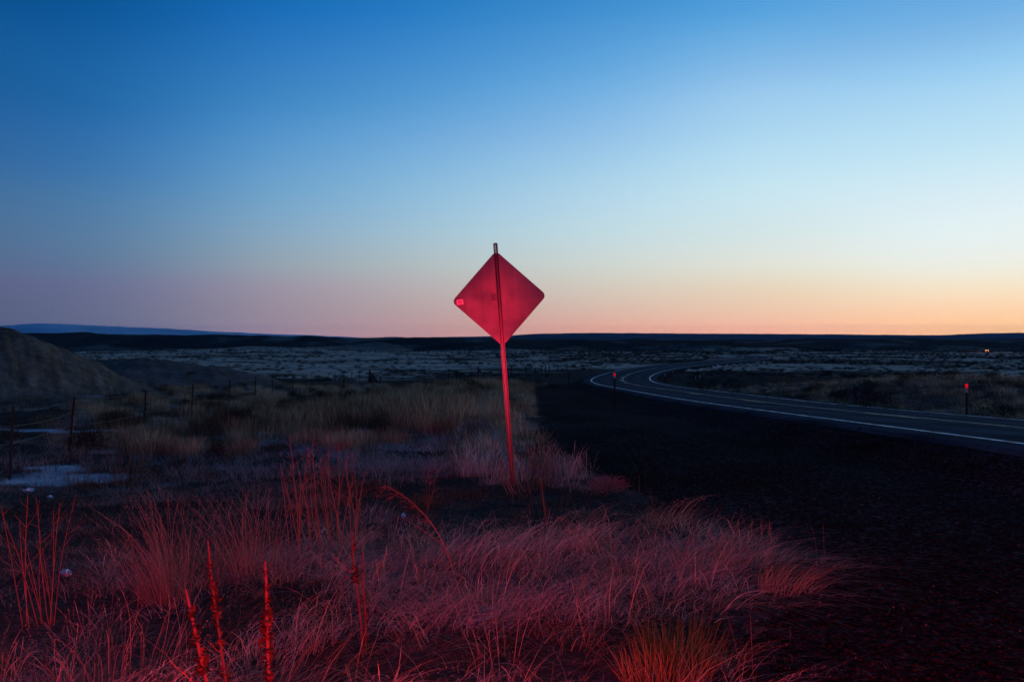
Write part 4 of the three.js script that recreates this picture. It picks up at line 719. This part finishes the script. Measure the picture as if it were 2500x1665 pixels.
{ // small lone tree by the far posts
  const d = 119, x = at(1249, d), t = plant('small_tree', 'small dark umbrella-shaped tree just right of the sign post', 'tree', [x, ground(x, d), -d]), g = new GB(), w = new GB();
  w.tube([[0, -0.1, 0], [0.03, 0.4, 0], [-0.02, 0.85, 0], [0.02, 1.2, 0]], [0.1, 0.08, 0.07, 0.04], BARK, 6);
  for (let k = 0; k < 5; k++) { const q = wander([0, 0.8, 0], [gauss(), 0.7, gauss()], 0.6, 3, 0.1); w.tube(q.pts, taper(0.04, 0.015, 4), BARK, 4); }
  for (let k = 0; k < 420; k++) { const a = rnd() * 6.28, R = Math.sqrt(rnd()) * 0.62; g.leaf(Math.cos(a) * R, 1.15 + (0.25 - R * R * 0.4) * rr(-0.4, 1), Math.sin(a) * R, 0.09, tone([0.05, 0.055, 0.04]), 0.3); }
  part('trunk', w.geo(), plantMat, t); part('crown', g.geo(), plantMat, t);
}

// ---------------------------------------------------------------- loose stones and straws on the gravel
{
  const g = new THREE.IcosahedronGeometry(1, 0), p = g.attributes.position; for (let i = 0; i < p.count; i++) { const k = 0.8 + 0.4 * hash2(Math.round(p.getX(i) * 50), Math.round(p.getY(i) * 50 + p.getZ(i) * 90)); p.setXYZ(i, p.getX(i) * k, p.getY(i) * k * 0.7, p.getZ(i) * k); } g.computeVertexNormals();
  const L = [];
  for (let k = 0; k < 60000; k++) { const d = mix(2.5, 19, rnd() ** 1.3), x = rr(-0.05, 0.75) * d; if (gravelness(x, d) < rr(-0.5, 0.02)) continue; const q = roadAt(x, d); if (q[0] < 4.7) continue; L.push([x, d, 0.0035 + 0.01 * rnd() ** 4]); }
  const im = new THREE.InstancedMesh(g, matte([1, 1, 1]), L.length), m = new THREE.Matrix4(), q = new THREE.Quaternion(); im.name = 'gravel_stones'; im.userData = { kind: 'stuff', label: 'loose stones scattered over the dark gravel', category: 'gravel' };
  L.forEach(([x, d, s], i) => { q.setFromEuler(new THREE.Euler(rnd() * 6, rnd() * 6, rnd() * 6)); m.compose(V(x, ground(x, d) + 0.008, -d), q, V(s * rr(0.8, 1.5), s, s)); im.setMatrixAt(i, m); const k = rnd() < 0.01 ? rr(0.06, 0.18) : rr(0.006, 0.022); im.setColorAt(i, C(k * 1.05, k, k * 0.98)); });
  im.castShadow = im.receiveShadow = true; scene.add(im);
  const S = []; for (let k = 0; k < 1500; k++) { const d = mix(3.2, 15, rnd() ** 1.5), x = rr(0, 0.72) * d, gv = gravelness(x, d); if (gv < 0 || rnd() > Math.exp(-gv * 0.9) + 0.06) continue; S.push([x, ground(x, d) + 0.012, -d, rnd() * 6.28, rr(0.3, 0.6), 0.4, tone(STRAW, 0.5, 1.2), 0]); }
  stuff('loose_straw', 'broken straws strewn over the gravel', S, [tuft({ n: 2, r: 0.2, h: 0.2, hv: 0.7, fan: 0.1, bend: 0.2, w: 0.006, sweep: [2.4, 0.2], c: W1, seg: 3 })]);
}

// ---------------------------------------------------------------- litter
const foil = mat([0.8, 0.82, 0.86], 0.28, { metalness: 0.9 });
function crumple(label, pos, s, flat) {
  const g = new THREE.IcosahedronGeometry(1, 3), p = g.attributes.position;
  for (let i = 0; i < p.count; i++) { const x = p.getX(i), y = p.getY(i), z = p.getZ(i), k = 0.35 + 1.5 * Math.abs(fbm(x * 1.9 + s * 90 + z, y * 2.1 + z * 1.6 + s * 40, 2) - 0.5) * 2 + 0.5 * vn(x * 3 + 9, z * 3 + y * 2); p.setXYZ(i, x * k * s * 1.3, y * k * s * flat, z * k * s); }
  g.computeVertexNormals(); const o = single('crumpled_foil', toCreasedNormals(g, 0.25), foil, label, 'litter', pos[0], pos[1] + s * flat * 0.4, pos[2], 'bits of foil litter in the grass'); o.rotation.set(0.3, s * 70, 0.2); return o;
}
crumple('shiny crumpled foil beside the pale salt patch on the far left', spot(66, 1200), 0.055, 0.6);
crumple('small foil scrap in the dark weeds below the salt patch', spot(121, 1218), 0.03, 1.1);
crumple('shiny crumpled foil in the grass left of the tall bunchgrass', spot(160, 1405), 0.03, 1);
crumple('small glinting foil in the dark grass below the red plume', spot(985, 1262), 0.024, 0.6);
{
  const d = 5.35, x = at(1205, d), t = thing('glass_bottle', 'small clear glass bottle lying half buried in the matted grass', 'bottle', x, ground(x, d) + 0.05, -d);
  const glass = new THREE.MeshPhysicalMaterial({ color: C(0.8, 0.88, 0.95), roughness: 0.08, metalness: 0, transmission: 0.95, thickness: 0.005, ior: 1.45, side: THREE.DoubleSide });
  const prof = [[0.001, 0], [0.03, 0], [0.033, 0.006], [0.033, 0.1], [0.03, 0.118], [0.016, 0.142], [0.013, 0.17]].map(([a, b]) => new THREE.Vector2(a, b));
  part('body', new THREE.LatheGeometry(prof, 20), glass, t); const cap = part('cap', new THREE.CylinderGeometry(0.016, 0.016, 0.02, 16), mat([0.4, 0.42, 0.45], 0.4, { metalness: 0.6 }), t); cap.position.y = 0.172;
  t.rotation.set(0.25, 0, 1.9);
}

// ---------------------------------------------------------------- the parked vehicle behind the viewer, tail lamps on
{
  const cx = -0.15, zr = 0.8, gy = ground(cx, -3.4), t = thing('parked_car', 'dark parked estate car behind the viewpoint, red tail lamps lit', 'car', cx, gy, zr);
  const paint = new THREE.MeshPhysicalMaterial({ color: C(0.03, 0.032, 0.036), roughness: 0.4, metalness: 0.3, clearcoat: 1, clearcoatRoughness: 0.08, side: THREE.DoubleSide }), rubber = mat([0.025, 0.025, 0.025], 0.9), dark = mat([0.04, 0.04, 0.042], 0.6), glass = mat([0.02, 0.022, 0.025], 0.08), chrome = mat([0.6, 0.6, 0.62], 0.25, { metalness: 1 });
  const sh = new THREE.Shape(); sh.moveTo(0.04, 0.42); sh.lineTo(0.02, 0.85); sh.quadraticCurveTo(0.02, 1.02, 0.1, 1.08); sh.lineTo(0.42, 1.6); sh.quadraticCurveTo(0.5, 1.68, 0.7, 1.69); sh.lineTo(2.3, 1.69); sh.quadraticCurveTo(2.6, 1.66, 3.35, 1.1); sh.quadraticCurveTo(4.3, 1.02, 4.55, 0.8); sh.lineTo(4.6, 0.4); sh.lineTo(4.45, 0.3);
  sh.lineTo(4.05, 0.3); sh.absarc(3.68, 0.34, 0.38, 0, Math.PI, false); sh.lineTo(1.3, 0.3); sh.absarc(0.92, 0.34, 0.38, 0, Math.PI, false); sh.lineTo(0.2, 0.3); sh.closePath();
  const g = new THREE.ExtrudeGeometry(sh, { depth: 1.66, bevelEnabled: true, bevelSize: 0.06, bevelThickness: 0.08, bevelSegments: 3, curveSegments: 10 }); g.rotateY(-Math.PI / 2); g.translate(0.83, 0, 0);
  part('body', g, paint, t);
  const quad = (name, w, h, dp, x, y, z, rx, m, parent = t) => { const o = part(name, new RoundedBoxGeometry(w, h, dp, 3, Math.min(w, h, dp) * 0.4), m, parent); o.position.set(x, y, z); o.rotation.x = rx; return o; };
  quad('rear_window', 1.36, 0.52, 0.03, 0, 1.33, 0.2, 0.54, glass);
  quad('bumper', 1.84, 0.2, 0.16, 0, 0.5, 0, 0, dark);
  quad('tailgate_handle', 0.3, 0.04, 0.03, 0, 0.94, -0.06, 0, chrome);
  quad('number_plate', 0.32, 0.16, 0.012, 0, 0.78, -0.07, 0, mat([0.7, 0.7, 0.7], 0.4));
  for (const sx of [-1, 1]) { for (const [z, w] of [[1.35, 0.95], [2.4, 0.9]]) quad('side_window', 0.02, 0.4, w, sx * 0.905, 1.34, z, 0, glass); quad('door_handle', 0.03, 0.03, 0.16, sx * 0.925, 0.98, 1.7, 0, chrome); quad('wing_mirror', 0.18, 0.12, 0.1, sx * 1.0, 1.12, 3.0, 0, paint);
    for (const z of [0.92, 3.68]) { const w = new THREE.Group(); w.name = 'wheel'; w.position.set(sx * 0.8, 0.33, z); t.add(w); const ty = new THREE.TorusGeometry(0.245, 0.095, 12, 32); ty.rotateY(Math.PI / 2); part('tyre', ty, rubber, w); const ri = new THREE.CylinderGeometry(0.17, 0.17, 0.12, 20); ri.rotateZ(Math.PI / 2); part('rim', ri, chrome, w); } }
  const lens = new THREE.MeshStandardMaterial({ color: C(0.5, 0.01, 0.02), emissive: C(1, 0.03, 0.05), emissiveIntensity: 4, roughness: 0.2 });
  for (const sx of [-1, 1]) {
    const lamp = quad('tail_lamp', 0.24, 0.26, 0.1, sx * 0.76, 0.72, -0.03, 0, dark); quad('lens', 0.2, 0.22, 0.03, 0, 0, -0.055, 0, lens, lamp);
    const L = new THREE.RectAreaLight(C(1, 0.018, 0.055), LAMP, 0.2, 0.22); L.position.set(cx + sx * 0.76, gy + 0.72, zr - 0.125); L.lookAt(cx + sx * 0.76, gy + 0.72, zr - 3); L.rotation.set(0, 0, 0); scene.add(L);
  }
}
// ---------------------------------------------------------------- the far car with its lamps on
{
  const p = spot(2411, 861), d = -p[2], t = thing('distant_car', 'tiny distant car with glowing lamps at the foot of the right-hand hills', 'car', p[0], p[1], p[2]);
  const g = new THREE.Shape(); g.moveTo(-0.9, 0.3); g.lineTo(-0.9, 0.95); g.lineTo(-0.7, 1.45); g.lineTo(0.7, 1.45); g.lineTo(0.9, 0.95); g.lineTo(0.9, 0.3); g.closePath();
  const b = new THREE.ExtrudeGeometry(g, { depth: 4, bevelEnabled: true, bevelSize: 0.05, bevelThickness: 0.05 }); b.translate(0, 0, -4);
  part('body', b, mat([0.04, 0.04, 0.045], 0.5), t);
  for (const sx of [-1, 1]) { const l = part('tail_lamp', new THREE.SphereGeometry(0.16, 12, 8), new THREE.MeshStandardMaterial({ color: 0x220500, emissive: C(1, 0.36, 0.14), emissiveIntensity: 3 }), t); l.position.set(sx * 0.42, 0.85, 0.16); const w = part('wheel', new THREE.CylinderGeometry(0.33, 0.33, 0.25, 14), mat([0.02, 0.02, 0.02]), t); w.rotation.z = Math.PI / 2; w.position.set(sx * 0.85, 0.33, -0.8); const h = part('headlamp', new THREE.SphereGeometry(0.14, 10, 8), new THREE.MeshStandardMaterial({ color: 0x332200, emissive: C(1, 0.6, 0.28), emissiveIntensity: 8 }), t); h.position.set(sx * 0.7, 0.7, -4.1);
}
  const s = new THREE.PointLight(C(1, 0.45, 0.16), 45, 0, 2); s.position.set(p[0] + 0.6, p[1] + 1.3, p[2] - 5.2); s.castShadow = true; s.shadow.radius = 6; scene.add(s);
}
renderer.render(scene, camera);
